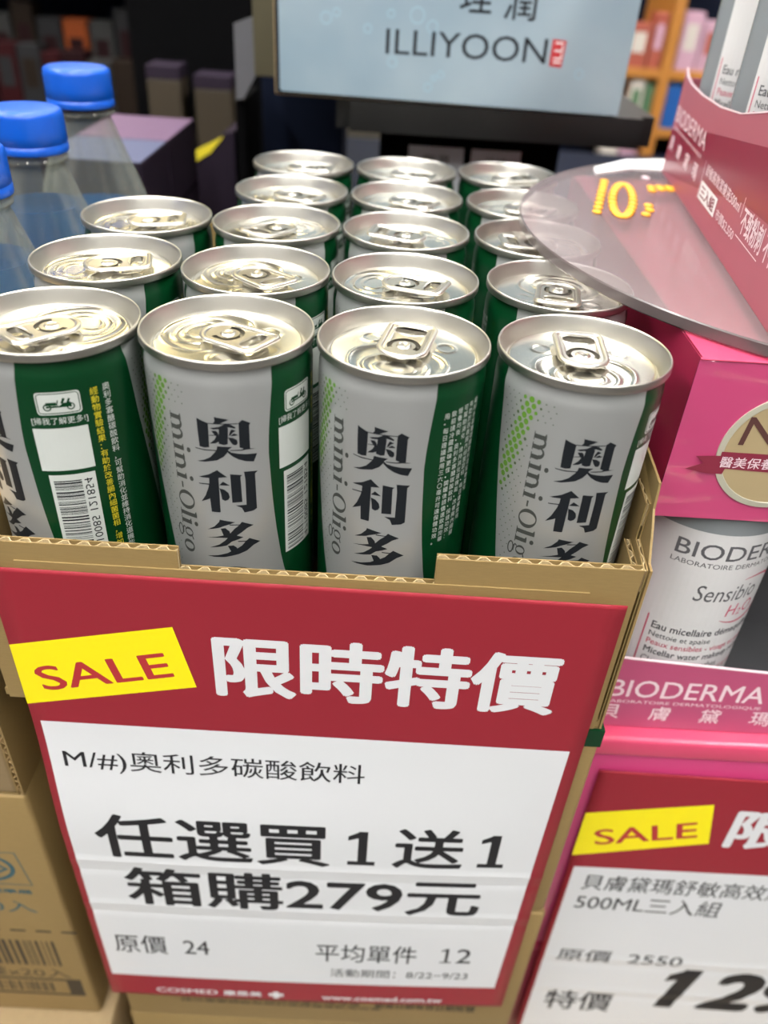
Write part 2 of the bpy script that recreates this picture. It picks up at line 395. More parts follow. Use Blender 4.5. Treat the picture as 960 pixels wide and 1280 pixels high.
# ------------------------------------------------------------------ the cans
KANJI = [[(-8.97,-18.8),(-7.68,-19.4),(-5.46,-20.2),(-5.55,-24.3),(-5.69,-28.6),(-7.17,-28.9),(-8.74,-28.7),(-8.93,-23.9)],
[(-3.52,-17.9),(0.83,-18.7),(-0.93,-19.6),(-1.94,-20.1),(-3.93,-20.1),(-3.42,-19.3)],
[(-5.69,-20.1),(3.47,-20),(3.47,-20.3),(-5.74,-20.4)],
[(3.61,-19.9),(4.76,-19),(7.22,-20.3),(6.75,-21),(6.71,-29.2),(5.27,-29.3),(3.52,-28.5)],
[(-5.04,-21.8),(-2.27,-21.2),(-0.46,-20.2),(1.25,-20.4),(2.78,-21.4),(2.41,-21.8),(0.69,-21.3),(-1.57,-21.9),(-4.07,-22.2)],
[(-2.31,-21.5),(0.46,-21.5),(0.05,-27.2),(-1.16,-27.5),(-2.64,-27.1)],
[(-4.63,-22.7),(-3.24,-22.6),(-2.68,-23.2),(-2.36,-24.6),(-3.38,-24.5),(-4.16,-23.5)],
[(-5.5,-24.3),(-3.47,-24),(-3.47,-24.3),(-5.5,-24.5)],
[(-5.46,-27.3),(-3.84,-25.7),(-3.24,-24.5),(-2.36,-24.4),(-2.59,-26.4),(-3.65,-27)],
[(0.51,-24.4),(0.83,-23.1),(1.39,-22),(2.73,-22.6),(1.71,-23.2),(1.3,-23.8)],
[(0.88,-24.4),(2.08,-23.4),(3.33,-24.1),(2.5,-24.3)],
[(0.23,-24.8),(1.71,-25),(2.91,-25.8),(3.05,-26.9),(2.59,-27.6),(1.71,-27.5),(1.02,-26.6),(0.56,-25.6)],
[(-10.36,-29.3),(-7.22,-29.5),(-3.42,-29.4),(-3.47,-29.7),(-7.26,-29.9),(-10.08,-29.6)],
[(-3.24,-28),(1.3,-28.2),(0.65,-28.7),(0,-29.3),(0.23,-29.8),(-0.19,-30.1),(-1.43,-31.7),(-3.56,-33.1),(-7.59,-34.1),(-10.08,-34.2),(-7.54,-33.3),(-5.6,-32.1),(-3.89,-30),(-3.42,-29.1)],
[(-0.09,-29.3),(0.93,-30.2),(2.91,-30.7),(5.46,-31.1),(8.83,-31.3),(7.68,-34.1),(5.32,-33.7),(3.05,-32.8),(1.34,-31.7),(-0.09,-30.3)],
[(0.6,-29.3),(4.02,-29.3),(5.32,-28.9),(8.51,-29.5),(5.5,-29.5),(3.98,-29.7),(0.69,-29.6)],
[(-10.04,-40),(-6.61,-38.6),(-3.84,-36.7),(-0.88,-39.2),(-3.61,-39.6),(-6.98,-40),(-8.93,-40.1)],
[(-3.56,-42.4),(-2.27,-40.9),(-0.14,-42.4)],
[(-6.57,-39.4),(-3.56,-39),(-3.75,-52.7),(-3.93,-53),(-6.66,-53),(-6.89,-47)],
[(-10.18,-42.4),(-6.66,-42.1),(-6.66,-42.5),(-10.04,-42.7)],
[(-6.8,-42.2),(-7.03,-43.5),(-8.28,-46.9),(-9.85,-49.5),(-6.98,-48),(-6.06,-45.3)],
[(-3.56,-43.5),(-1.99,-44),(-0.79,-45.2),(-0.46,-46.8),(-0.93,-47.8),(-1.99,-48.3),(-2.96,-47.8),(-3.19,-45.6)],
[(0.09,-38.1),(3.84,-38.6),(3.24,-39.2),(3.38,-48.9),(0.19,-49)],
[(4.39,-37.4),(8.74,-37.7),(7.86,-38.6),(7.96,-52),(6.8,-52.8),(3.84,-53.1),(3.1,-51.2),(1.2,-50.1),(4.63,-50.1),(4.72,-40.4)],
[(-8.65,-60.5),(-6.24,-58.9),(-4.58,-56.9),(-4.26,-55.9),(0.69,-56.8),(-1.25,-57.7),(-3.19,-58.5),(-4.63,-59.3),(-7.17,-60.1)],
[(-1.11,-57.7),(2.13,-57.8),(2.08,-58.1),(-1.25,-58.1)],
[(2.82,-56.8),(6.57,-58.5),(4.35,-59.5),(2.64,-61),(0.93,-62.3),(3.05,-63.1),(1.39,-63.9),(-0.83,-64.8),(-2.59,-66.5),(-4.86,-67.2),(-8.51,-68.1),(-5.09,-66.3),(-3.01,-64.4),(-2.13,-63.3),(-4.9,-63.4),(-9.25,-64),(-5.69,-63.1),(-3.42,-62.3),(-4.21,-59.6),(-2.68,-59.2),(-1.39,-60.5),(-1.2,-61.4),(0.28,-59.5),(1.71,-58.2)],
[(4.95,-63.7),(8.56,-65.7),(6.24,-66.8),(3.89,-68.9),(1.06,-70.2),(-3.47,-71.5),(-7.22,-71.9),(-9.57,-71.8),(-5.69,-70.9),(-2.5,-69.7),(-1.34,-68.9),(-2.31,-66.6),(-0.37,-66.4),(0.65,-67.3),(0.79,-67.7),(2.36,-66.6),(3.79,-64.8)],
[(1.06,-64.6),(4.21,-64.7),(4.21,-65.1),(1.34,-65)]]
RB = 26.5
GROUPC = 'slim drink cans standing in the open carton'
def wrap(r):
    def f(s, z):
        a = s / RB
        return (r * sin(a), -r * cos(a), z + 134)
    return f
def face_right(z):      # right edge of the white face, degrees
    pts = [(-130, 52), (-100, 48), (-90, 42), (-77, 35.5), (-60, 31), (-48, 29), (-30, 27.2), (-19, 29), (-5, 32), (0, 33)]
    return interp(pts, z)
def face_left(z):
    pts = [(-130, -28), (-100, -38), (-90, -44), (-73, -53), (-48, -62), (-28, -69), (-15, -72), (-5, -75), (0, -76)]
    return interp(pts, z)
def interp(p, x):
    if x <= p[0][0]: return p[0][1]
    for a, b in zip(p, p[1:]):
        if x <= b[0]: return a[1] + (b[1] - a[1]) * (x - a[0]) / (b[0] - a[0])
    return p[-1][1]

def can_body():
    prof = [(25.6, -2.75), (25.6, -3.4), (25.66, -4.3), (25.85, -5.6), (26.18, -6.8), (26.42, -8), (26.5, -9.5)]
    z = -14
    while z > -122: prof.append((26.5, z)); z -= 6
    prof += [(26.5, -124), (26.3, -127), (25.6, -129.6), (24.4, -131.6), (23.6, -132.8), (23.2, -134)]
    bm = bmesh.new(); rings = []; nW, nG = 30, 20
    for r, z in prof:
        L, Rr = face_left(z), face_right(z); th = []
        for half in (0, 180):
            th += [half + L + (Rr - L) * k / nW for k in range(nW)]
            th += [half + Rr + (180 + L - Rr) * k / nG for k in range(nG)]
        rings.append([bm.verts.new((r * sin(radians(a)), -r * cos(radians(a)), z + 134)) for a in th])
    n = len(rings[0])
    for a, b in zip(rings, rings[1:]):
        for k in range(n):
            f = bm.faces.new((a[k], b[k], b[(k + 1) % n], a[(k + 1) % n]))
            f.material_index = 0 if (k % (nW + nG)) < nW else 1
    f = bm.faces.new(rings[-1][::-1]); f.material_index = 0
    bmesh.ops.recalc_face_normals(bm, faces=bm.faces)
    return bm

def lid_height(x, y):
    """embossing of the end panel; +x is where the tab's nose points"""
    d = 0.0
    def ridge(t, w): return exp(-(t / w) ** 2)
    q1 = hypot((x - 12.0) / 0.80, y / 1.15) - 5.2
    q2 = hypot((x - 11.0) / 0.95, y / 1.15) - 8.6
    d += 0.26 * ridge(q1, 0.5) + 0.30 * ridge(q2, 0.6)
    # recessed teardrop: wide round the opening, pinched behind the rivet
    w = 14.2 - 6.8 / (1 + exp((x + 1.5) / 2.2))
    body = max(abs(y) - sqrt(max(0.0, w * w - (x - 6.5) ** 2 * 0.75)) if abs(x - 6.5) < w / 0.866 else hypot(x - 6.5, y) - w, -19)
    tail = hypot(max(0, -x - 6) , y) - 6.2 if x < 0 else 9
    sd = min(body, tail)
    d -= 0.42 / (1 + exp(sd / 0.6))
    d += 0.20 * ridge(sd - 1.3, 0.55)
    # finger beads
    for s in (-1, 1):
        d += 0.14 * ridge(hypot(x + 7 , (y - s * 12.2) ) - 3.0, 0.6)
    d += 0.35 * exp(-((hypot(x, y)) / 2.8) ** 4)
    return d
def can_lid():
    bm = bmesh.new(); seg = 160
    prof = [(25.7, -2.9), (26.4, -3.0), (26.95, -2.75), (27.1, -2.3), (27.1, -0.6), (26.98, -0.15), (26.72, 0.0), (26.42, -0.12),
            (26.2, -0.5), (25.95, -1.3), (25.0, -4.0), (24.65, -5.6), (24.4, -6.3), (24.0, -6.6), (23.6, -6.4), (23.4, -5.7), (23.2, -5.0), (22.95, -4.75), (22.6, -4.7)]
    bm_lathe([(r, z + 134) for r, z in prof], seg, bm=bm)
    nr = 64; rings = []
    for i in range(nr + 1):
        r = 22.6 * (1 - i / nr)
        if i == nr: rings.append([bm.verts.new((0, 0, 134 - 4.7 + lid_height(0, 0)))])
        else:
            k_ = min(1, (22.6 - r) / 1.2)
            rings.append([bm.verts.new((r * cos(2 * pi * k / seg), r * sin(2 * pi * k / seg),
                     134 - 4.7 + k_ * lid_height(r * cos(2 * pi * k / seg), r * sin(2 * pi * k / seg)))) for k in range(seg)])
    for a, b in zip(rings, rings[1:]):
        for k in range(seg):
            k2 = (k + 1) % seg
            if len(b) == 1: bm.faces.new((a[k], a[k2], b[0]))
            else: bm.faces.new((a[k], a[k2], b[k2], b[k]))
    bmesh.ops.remove_doubles(bm, verts=bm.verts, dist=1e-4)
    bmesh.ops.recalc_face_normals(bm, faces=bm.faces)
    for f in bm.faces:
        c = f.calc_center_median(); f.material_index = 1 if hypot(c.x, c.y) > 23.3 else 0
    return bm
def tab_outline(inset=0.0, n=9):
    """tail square with round corners at -x, nose round at +x"""
    w = 8.1 - inset; x0 = -16.0 + inset; x1 = 8.6 - inset; rc = 2.4; pts = []
    xn = x1 - w * 0.85
    for k in range(n * 2 + 1):
        a = -pi / 2 + pi * k / (2 * n); pts.append((xn + w * 0.85 * cos(a), w * sin(a)))
    ww = w + 0.2
    for k in range(n): a = pi / 2 + pi / 2 * k / (n - 1); pts.append((x0 + rc + rc * cos(a), ww - rc + rc * sin(a)))
    for k in range(n): a = pi + pi / 2 * k / (n - 1); pts.append((x0 + rc + rc * cos(a), -ww + rc + rc * sin(a)))
    return pts
def tab_z(x): return 134 - 4.7 + 1.7 + max(0.0, -x - 3) * 0.07
def pull_tab():
    bm = bmesh.new(); out = tab_outline(0.9); n = len(out); m = 12; rings = []
    for i in range(n):
        a = out[i - 1]; b = out[(i + 1) % n]; dx, dy = b[0] - a[0], b[1] - a[1]; l = hypot(dx, dy); nx, ny = dy / l, -dx / l
        z = tab_z(out[i][0])
        rings.append([bm.verts.new((out[i][0] + nx * 1.05 * cos(2 * pi * k / m), out[i][1] + ny * 1.05 * cos(2 * pi * k / m), z + 0.75 * sin(2 * pi * k / m))) for k in range(m)])
    for i in range(n):
        for k in range(m): bm.faces.new((rings[i][k], rings[(i + 1) % n][k], rings[(i + 1) % n][(k + 1) % m], rings[i][(k + 1) % m]))
    # web with a finger slot and a crescent slit, cut by a 2-D curve fill
    cu = bpy.data.curves.new('web', 'CURVE'); cu.dimensions = '2D'; cu.fill_mode = 'BOTH'; cu.extrude = 0.35
    def spl(pts):
        s = cu.splines.new('POLY'); s.points.add(len(pts) - 1); s.use_cyclic_u = True
        for p, q in zip(s.points, pts): p.co = (q[0], q[1], 0, 1)
    spl(tab_outline(1.1))
    slot = []
    for cx, cy, a0 in ((-9.4, 4.0, 0), (-11.6, 4.0, 90), (-11.6, -4.0, 180), (-9.4, -4.0, 270)):
        for k in range(5):
            a = radians(a0 + 90 * k / 4); slot.append((cx + 1.1 * cos(a), cy + 1.1 * sin(a)))
    spl(slot)
    cres = [(5.3 * cos(radians(a)), 5.3 * sin(radians(a))) for a in range(60, 301, 10)] + [(3.7 * cos(radians(a)), 3.7 * sin(radians(a))) for a in range(300, 59, -10)]
    spl(cres)
    o = bpy.data.objects.new('web', cu); me = bpy.data.meshes.new_from_object(o)
    n0 = len(bm.verts); bm.from_mesh(me); bm.verts.ensure_lookup_table()
    for v in bm.verts[n0:]: v.co.z += tab_z(v.co.x) - 0.15
    bpy.data.objects.remove(o); bpy.data.curves.remove(cu); bpy.data.meshes.remove(me)
    for loop in (slot, cres):                      # curled-down hems of the two openings
        q = []
        for (x, y) in loop:
            q.append([bm.verts.new((x, y, tab_z(x) + 0.18)), bm.verts.new((x, y, tab_z(x) - 1.45 - max(0, -x - 3) * .04))])
        for k in range(len(q)):
            a, b = q[k], q[(k + 1) % len(q)]; bm.faces.new((a[0], b[0], b[1], a[1]))
    # raised bead round the finger slot
    for ring_pts, rr in (([(x * 1.0, y) for x, y in [(-10.5 + (c_ * 2.9), s_ * 5.9) for c_, s_ in [(cos(2 * pi * k / 20), sin(2 * pi * k / 20)) for k in range(20)]]], 0.35),):
        q = []
        for i in range(20):
            x, y = ring_pts[i]; l = hypot(x + 10.5, y) or 1; nx, ny = (x + 10.5) / l, y / l
            q.append([bm.verts.new((x + nx * rr * cos(2 * pi * k / 5), y + ny * rr * cos(2 * pi * k / 5), tab_z(x) + 0.1 + rr * sin(2 * pi * k / 5))) for k in range(5)])
        for i in range(20):
            for k in range(5): bm.faces.new((q[i][k], q[(i + 1) % 20][k], q[(i + 1) % 20][(k + 1) % 5], q[i][(k + 1) % 5]))
    # rivet
    z0 = tab_z(0)
    bm_lathe([(3.0, z0 - 1.65), (3.0, z0 + 0.15), (2.5, z0 + 0.2), (2.2, z0 + 0.55), (1.7, z0 + 0.7), (1.4, z0 + 0.55), (0, z0 + 0.5)], 24, bm=bm)
    bmesh.ops.recalc_face_normals(bm, faces=bm.faces)
    return bm

# serif letters for the small latin line, unit x-height
def serif_word():
    F = Flat(); x = 0.0; st = 0.28; th = 0.075; 
    def stem(x, h, foot=True, head=True):
        F.rect(x - st / 2, 0, x + st / 2, h)
        if foot: F.rect(x - 0.27, 0, x + 0.27, 0.07)
        if head: F.poly([(x - 0.27, h - 0.10), (x - st / 2, h - 0.17), (x + st / 2, h), (x - 0.27, h - 0.03)])
    def arch(x0, x1):
        cx = (x0 + x1 + st / 2) / 2; rx = (x1 - x0) / 2 + st / 2 - st / 4
        pts = []; ws = []
        for k in range(11):
            a = pi * (1 - k / 10); pts.append((cx + (rx - 0.05) * cos(a), 0.62 + 0.34 * sin(a))); ws.append(0.09 + 0.19 * (k / 10) ** 1.2)
        F.line(pts, ws)
        F.rect(x1, 0, x1 + st, 0.64); F.rect(x1 - 0.12, 0, x1 + 0.38, 0.07)
    def ring(cx, cy, rx, ry, thick, thin):
        V = []; n = 24
        for k in range(n):
            a = 2 * pi * k / n
            V.append(((cx + rx * cos(a), cy + ry * sin(a)), (cx + (rx - thick) * cos(a), cy + (ry - thin) * sin(a))))
        for k in range(n): a, b = V[k], V[(k + 1) % n]; F.poly([a[0], a[1], b[1], b[0]])
    for ch in 'mini-Oligo':
        if ch == 'm': stem(x + .3, 1); arch(x + .3, x + .82); arch(x + .95, x + 1.47); x += 1.95
        elif ch == 'n': stem(x + .3, 1); arch(x + .3, x + .85); x += 1.32
        elif ch == 'i': stem(x + .3, 1); F.disc(x + .3, 1.42, .17, n=10); x += .62
        elif ch == 'l': stem(x + .3, 1.55); x += .60
        elif ch == '-': F.rect(x + .08, .42, x + .50, .56); x += .60
        elif ch == 'O': ring(x + .72, .72, .68, .76, .26, .10); x += 1.45
        elif ch == 'o': ring(x + .52, .5, .48, .53, .23, .10); x += 1.08
        elif ch == 'g':
            ring(x + .48, .62, .36, .40, .16, .07); ring(x + .50, -.24, .46, .27, .10, .10)
            F.line([(x + .25, .28), (x + .16, .12), (x + .3, .04), (x + .7, .0)], [.1, .12, .12, .14]); F.line([(x + .72, .9), (x + .98, 1.0)], .1); x += 1.04
    F.width = x
    return F
def label_prints(body):
    fn = wrap(RB + 0.05); fn2 = wrap(RB + 0.09); D = radians(1) * RB
    S = serif_word(); sc = 54.3 / S.width; sx = 4.15
    for off in (0, 180):
        F = Flat()
        for p in KANJI: F.poly([(x + off * D, z) for x, z in p])
        put_print(F, fn, 'brand_lettering', M['ink'], body, dx=1.5)
        F = Flat().line([(-1 * D + off * D + 9.6 * cos(2 * pi * k / 40), -84.0 + 8.2 * sin(2 * pi * k / 40)) for k in range(40)], 0.35, True)
        F.text('健康食品', off * D - 1 * D - 6.5, -81.6, off * D - 1 * D + 6.5, -78.2, 0.03)
        put_print(F, fn, 'oval_mark', M['ink'], body, dx=1.5)
        F = Flat().add([((-40.2 + off) * D + p[1] * sx, -18.6 - p[0] * sc, p[2]) for p in S.v], S.f)
        put_print(F, fn, 'latin_lettering', M['ink_grey'], body, dx=1.5)
    for off in (0, 180):
        G, O = Flat(), Flat()
        for i in range(36):
            z = -9.2 - i * 1.95
            edge = face_left(z) + 3.5
            core = -46 - (-z - 9) * 0.50            # the large dots run down and to the left
            for j in range(9):
                t = -73 + j * 5.3 + (2.65 if i % 2 else 0) - i * 0.35
                if t < edge or (t > -43.5 and z < -16.5) or t > -26: continue
                size = 1.05 * exp(-((t - core) / 8.5) ** 2) * max(0.10, 1 - max(0, -z - 38) / 26)
                if size < 0.22: size = 0.22 if t < core + 24 or z < -40 else 0.0
                if size: (G if size > 0.62 else O).disc((t + off) * D, z, size * 0.9, size * 1.05, 8)
        g_ = put_print(G, fn, 'lime_dots', M['dot_green'], body); g_['kind'] = 'stuff'
        g_ = put_print(O, fn, 'fine_dots', M['dot_olive'], body); g_['kind'] = 'stuff'
    # green panel with scan box, bar code and small print (the scan code itself stays blank)
    Wt, Y, B, Gr = Flat(), Flat(), Flat(), Flat()
    def rr(F, x0, y0, x1, y1, r):
        F.poly([(cx + r * cos(radians(a)), cy + r * sin(radians(a))) for cx, cy, a0 in ((x1 - r, y1 - r, 0), (x0 + r, y1 - r, 90), (x0 + r, y0 + r, 180), (x1 - r, y0 + r, 270)) for a in (a0, a0 + 30, a0 + 60, a0 + 90)])
    a0, a1 = 41.0 * D, 68.5 * D
    def part(F, nm): put_print(F, fn, nm, M['can_print_white'], body, dx=1.5)
    rr(Wt, a0, -19.8, a1, -12.4, 1.1); part(Wt, 'emblem_frame'); Wt = Flat()
    part(Wt.text('[掃我了解更多!]', 36 * D, -23.4, 71 * D, -20.7, 0.0), 'scan_line'); Wt = Flat()
    part(Flat().rect(35.5 * D, -39.4, 70.0 * D, -24.4), 'blank_square'); part(Flat().rect(39.0 * D, -74.5, 69.0 * D, -41.0), 'bar_code_field')
    for k, ch in enumerate('奧利多寡醣碳酸飲料，可幫助消化並維持消化道機能'): Wt.em(ch, 83.2 * D, -14.6 - k * 2.72, 2.65, 2.65)
    part(Wt, 'slogan_column'); Wt = Flat()
    for k, ch in enumerate('經動物實驗結果：有助於改善腸內細菌菌相，增加'): Y.em(ch, 74.6 * D, -15.0 - k * 2.72, 2.65, 2.65, 0.01)
    cols = ['用•每日建議飲用三六〇毫升可達保健功效。', '飲前請冷藏風味更佳•開罐後請儘速飲用完畢', '營養均衡•奧利多寡醣碳酸飲料•保健功效：', '可幫助消化•維持消化道機能•改善腸內細菌', '有助於改善腸內細菌菌相•每日建議飲用', '奧利多寡醣碳酸飲料可幫助消化']
    for c, s in enumerate(cols):
        for k, ch in enumerate(s): Wt.em(ch, (38.5 + 180 + c * 5.6) * D, -15.4 - k * 2.5 + c * 0.3, 2.05, 2.2)
    part(Wt, 'small_print_block')
    put_print(Y, fn, 'yellow_print', M['can_print_yellow'], body)
    # bar code: bars run across, numbers beside
    rnd = random.Random(7); z = -43.2
    while z > -73.5:
        w = rnd.choice([0.2, 0.2, 0.42, 0.62]); B.rect(41.5 * D, z - w, 59.5 * D, z); z -= w + rnd.choice([0.28, 0.28, 0.5, 0.75])
    V, Fc = glyphs('4710085 121854', 0.0)
    wid = max(p[0] for p in V)
    B.add([(61.2 * D + p[1] * 3.6, -73.5 + p[0] / wid * 30.5) for p in V], Fc)
    put_print(B, fn2, 'bar_code', M['ink'], body, dx=1.5)
    # little open car in the rounded frame
    cx = (a0 + a1) / 2; z0 = -17.4
    rrp = [(cx_ + .8 * cos(radians(a)), cy_ + .8 * sin(radians(a))) for cx_, cy_, a_ in ((a1 - 1.3, -13.7, 0), (a0 + 1.3, -13.7, 90), (a0 + 1.3, -18.5, 180), (a1 - 1.3, -18.5, 270)) for a in (a_, a_ + 45, a_ + 90)]
    Gr.line(rrp, 0.28, True)
    Gr.rect(cx - 3.6, z0, cx + 3.6, z0 + .55); Gr.rect(cx - 3.6, z0 + .7, cx - .6, z0 + 1.7); Gr.poly([(cx + .2, z0 + .5), (cx + 3.6, z0 + .5), (cx + 3.3, z0 + 1.6), (cx + 1.2, z0 + 1.3)])
    Gr.line([(cx - .5, z0 + .7), (cx - .1, z0 + 2.4)], 0.3); Gr.line([(cx + .9, z0 + 1.2), (cx + 1.7, z0 + 2.9)], .7); Gr.line([(cx + 2.5, z0 + 1.2), (cx + 3.2, z0 + 2.7)], .6)
    for s in (-1, 1):
        Gr.line([(cx + s * 3.3 + 1.0 * cos(2 * pi * k / 14), z0 + .1 + 1.0 * sin(2 * pi * k / 14)) for k in range(14)], .38, True); Gr.disc(cx + s * 3.3, z0 + .1, .3)
    put_print(Gr, fn2, 'car_emblem', M['can_green'], body, dx=1.5)

can0 = thing('drink_can', 'x', 'drink can', (0, 0, -134), GROUPC)
body = bm_obj('body', can_body(), [M['can_white'], M['can_green']], can0, smooth='all')
label_prints(body)
lid = bm_obj('lid', can_lid(), [M['alu'], M['alu_rim']], can0, smooth='all')
tab = bm_obj('pull_tab', pull_tab(), M['alu_tab'], lid, smooth=True)
def copy_tree(o, parent=None):
    c = o.copy(); COL.objects.link(c); c.parent = parent
    for ch in list(o.children): copy_tree(ch, c)
    return c
# (x, y, z) of the rim centre, turn of the print, direction of the tab's nose, label
CANS = [
 (0.7, -0.5, 0, -36, 50, 'front row can furthest left, green panel with white bar code facing the camera'),
 (55.0, 1.6, 0, 7, 148, 'second can from the left in the front row, bar code panel at its right edge'),
 (110.2, 0.4, 0, 171, -103, 'third can from the left in the front row, small text panel at its right'),
 (166.7, 1.6, 0, 5, -92, 'rightmost can of the front row, in the corner of the carton'),
 (-0.1, 58.5, 0, 13, 193, 'leftmost can of the second row, below the water bottles'),
 (55.5, 56.2, 0, 8, 135, 'second can from the left in the second row, tab pointing back left'),
 (110.5, 56.8, 0, 1, 160, 'third can from the left in the second row, tab lying crosswise'),
 (167.8, 58.6, 0, 33, 80, 'rightmost can of the second row, half under the edge of the acrylic disc'),
 (-0.1, 114.9, 0, 27, 188, 'rear can of the leftmost column, beside the tallest standing water bottle'),
 (55.1, 115.1, 0, 25, 55, 'can in the second column, third row, tab tail towards the front left'),
 (110.7, 115.3, 0, 9, -12, 'can in the third column, third row, middle of the carton'),
 (167.2, 115.7, 0, 29, 5, 'can in the right column, third row, cut by the rim of the acrylic disc'),
 (55.1, 170.0, 0, 15, 148, 'can in the second column, fourth row from the front'),
 (110.8, 171.4, 0, 20, 145, 'can in the third column, fourth row from the front'),
 (167.1, 170.1, 0, 22, 150, 'can in the right column, fourth row, seen through the acrylic disc'),
 (54.8, 227.3, 0, 8, 172, 'can in the back row at the left, nearest the dark panel'),
 (110.6, 226.7, 0, 25, 155, 'middle can of the back row, in front of the small white cards'),
 (166.2, 230.3, 0, 37, 195, 'rightmost can of the back row, beside the tip of the acrylic disc'),
]
for i, (x, y, z, rot, nose, lab) in enumerate(CANS):
    c = can0 if i == 0 else copy_tree(can0)
    c.location = W(x, y, z - 134); c.rotation_euler = (0, 0, radians(rot)); c['label'] = lab; c['group'] = GROUPC
    for ch in c.children:
        if ch.name.startswith('lid'): ch.rotation_euler = (0, 0, radians(nose - rot))

# ------------------------------------------------------------------ corrugated cartons
def corr_panel(bmL, bmF, a, b, z0, z1, th=3.0, flute=True, side=1):
    """panel standing between plan points a and b; liners in bmL, flutes (upper 9 mm) in bmF"""
    dx, dy = b[0] - a[0], b[1] - a[1]; l = hypot(dx, dy); ux, uy = dx / l, dy / l; nx, ny = -uy * side, ux * side
    for o0, o1 in ((0, 0.45), (th - 0.45, th)):
        pts = [(a[0] + nx * o0, a[1] + ny * o0), (b[0] + nx * o0, b[1] + ny * o0), (b[0] + nx * o1, b[1] + ny * o1), (a[0] + nx * o1, a[1] + ny * o1)]
        lo = [bmL.verts.new((p[0], p[1], z0)) for p in pts]; hi = [bmL.verts.new((p[0], p[1], z1)) for p in pts]
        bmL.faces.new(lo[::-1]); bmL.faces.new(hi)
        for k in range(4): bmL.faces.new((lo[k], lo[(k + 1) % 4], hi[(k + 1) % 4], hi[k]))
    if not flute: return
    n = max(8, int(l / 6.2) * 10); amp = th / 2 - 0.45; prev = None
    for k in range(n + 1):
        s = l * k / n; o = th / 2 + amp * max(-1, min(1, 1.35 * sin(2 * pi * k / 10)))
        q = []
        for d_, zz in ((-0.22, z1 - 0.15), (0.22, z1 - 0.15), (0.22, z1 - 9), (-0.22, z1 - 9)):
            q.append(bmF.verts.new((a[0] + ux * s + nx * (o + d_), a[1] + uy * s + ny * (o + d_), zz)))
        if prev: 
            for m in range(4): bmF.faces.new((prev[m], q[m], q[(m + 1) % 4], prev[(m + 1) % 4]))
        prev = q
def corr_obj(name, parent, org, panels, th=3.0, side=1):
    bL, bF = bmesh.new(), bmesh.new()
    for a, b, z0, z1 in panels: corr_panel(bL, bF, a, b, z0, z1, th, True, side)
    bmesh.ops.recalc_face_normals(bL, faces=bL.faces); bmesh.ops.recalc_face_normals(bF, faces=bF.faces)
    o = bm_obj(name, bL, M['card'], parent, org=org)
    bm_obj('fluting', bF, M['card_edge'], o, org=org)
    return o
org = (80, 110, -138)
t = thing('open_carton', 'open corrugated carton with cut-down front holding the green and white cans', 'cardboard box', org)
bm_obj('bottom_panel', bm_box(-30, 194, -33, 260, -137.6, -134.4), M['card'], t, org=org)
corr_obj('front_panel', t, org, [((-28.2, -34.2), (41.5, -34.2), -137.5, -62.6), ((41.5, -34.2), (125.0, -34.2), -137.5, -70.5), ((125.0, -34.2), (191.5, -34.2), -137.5, -59.6)])
corr_obj('side_panel', t, org, [((193.4, -33), (194.8, -16), -137.5, -60.5), ((194.8, -16), (198.4, 40), -137.5, -46.0), ((198.4, 40), (198.4, 262), -137.5, -40.0)], 1.6)
corr_obj('inner_flap', t, org, [((192.2, -31.0), (193.2, -11.5), -137.0, -64.0)], 2.2)
bL = bm_prism([(-34.0, -59.8), (-30, -59.8), (-24, -52), (-18.5, -46), (-17, -37.0), (20, -37), (40, -37), (262, -37.0), (262, -137.5), (40, -137.5), (20, -137.5), (-34.0, -137.5)], 0.1, 0.9, axis='x')
for v in bL.verts: v.co.x += interp([(-34, 193.5), (-16, 194.9), (40, 198.5), (262, 198.5)], v.co.y)
bm_obj('tall_side_panel', bL, M['card'], t, org=org)
corr_obj('side_panel', t, org, [((-30.5, 262), (-30.5, -31), -137.5, -66.0)], 2.6)
corr_obj('back_panel', t, org, [((193, 262), (-30.5, 262), -137.5, -45.0)])
o = bm_obj('outer_flap', bm_box(-12, 176, -34.9, -34.3, -136, -69.8), M['card'], t, org=org)
for nm in list(t.children):
    pass

def sealed_carton(label, x0, x1, y0, y1, z0, z1, group=None, mat='card', seam=True, bev=2.2):
    org = ((x0 + x1) / 2, (y0 + y1) / 2, z0)
    c = thing('carton', label, 'cardboard box', org, group)
    bm_obj('carton_body', bm_box(x0, x1, y0, y1, z0, z1 - 1.2, bev, 3), M[mat], c, org=org, smooth=True)
    bL = bm_box(x0 + 1, (x0 + x1) / 2 - 0.6, y0 + 1, y1 - 1, z1 - 1.6, z1); bm_box((x0 + x1) / 2 + 0.6, x1 - 1, y0 + 1, y1 - 1, z1 - 1.6, z1, bm=bL)
    bm_obj('top_flaps', bL, M[mat], c, org=org)
    return c, org
c2, o2 = sealed_carton('sealed carton directly beneath the open carton of cans', -19.5, 196.0, -34.0, 258, -272.0, -138.2)
gp = bm_box(150, 196.3, -34.2, -8, -148, -138.6); bm_obj('green_corner_print', gp, M['can_green'], c2, org=o2)
c3, o3 = sealed_carton('third sealed carton down, printed small text under the big sale poster', -18.5, 197.5, -34.0, 258, -406.5, -272.6)
F = Flat()
for r in range(3):
    F.text(['奧利多寡醣碳酸飲料二四〇毫升', '保存期限標示於箱底請置於陰涼處', '請勿重壓請輕放開封後請儘速飲用完畢'][r], 12, -378.5 - r * 4.2, 100 + r * 12, -375.3 - r * 4.2, 0.01)
F.text('製造日期有效日期批號', 120, -383.5, 176, -375.5, 0.02)
put_print(F, lambda x, y: (x, -34.06, y), 'carton_print', M['carton_ink'], c3, org=o3)
c4, o4 = sealed_carton('lowest carton of the middle stack resting on the table', -20, 196, -33.0, 258, TZ, -407.0)

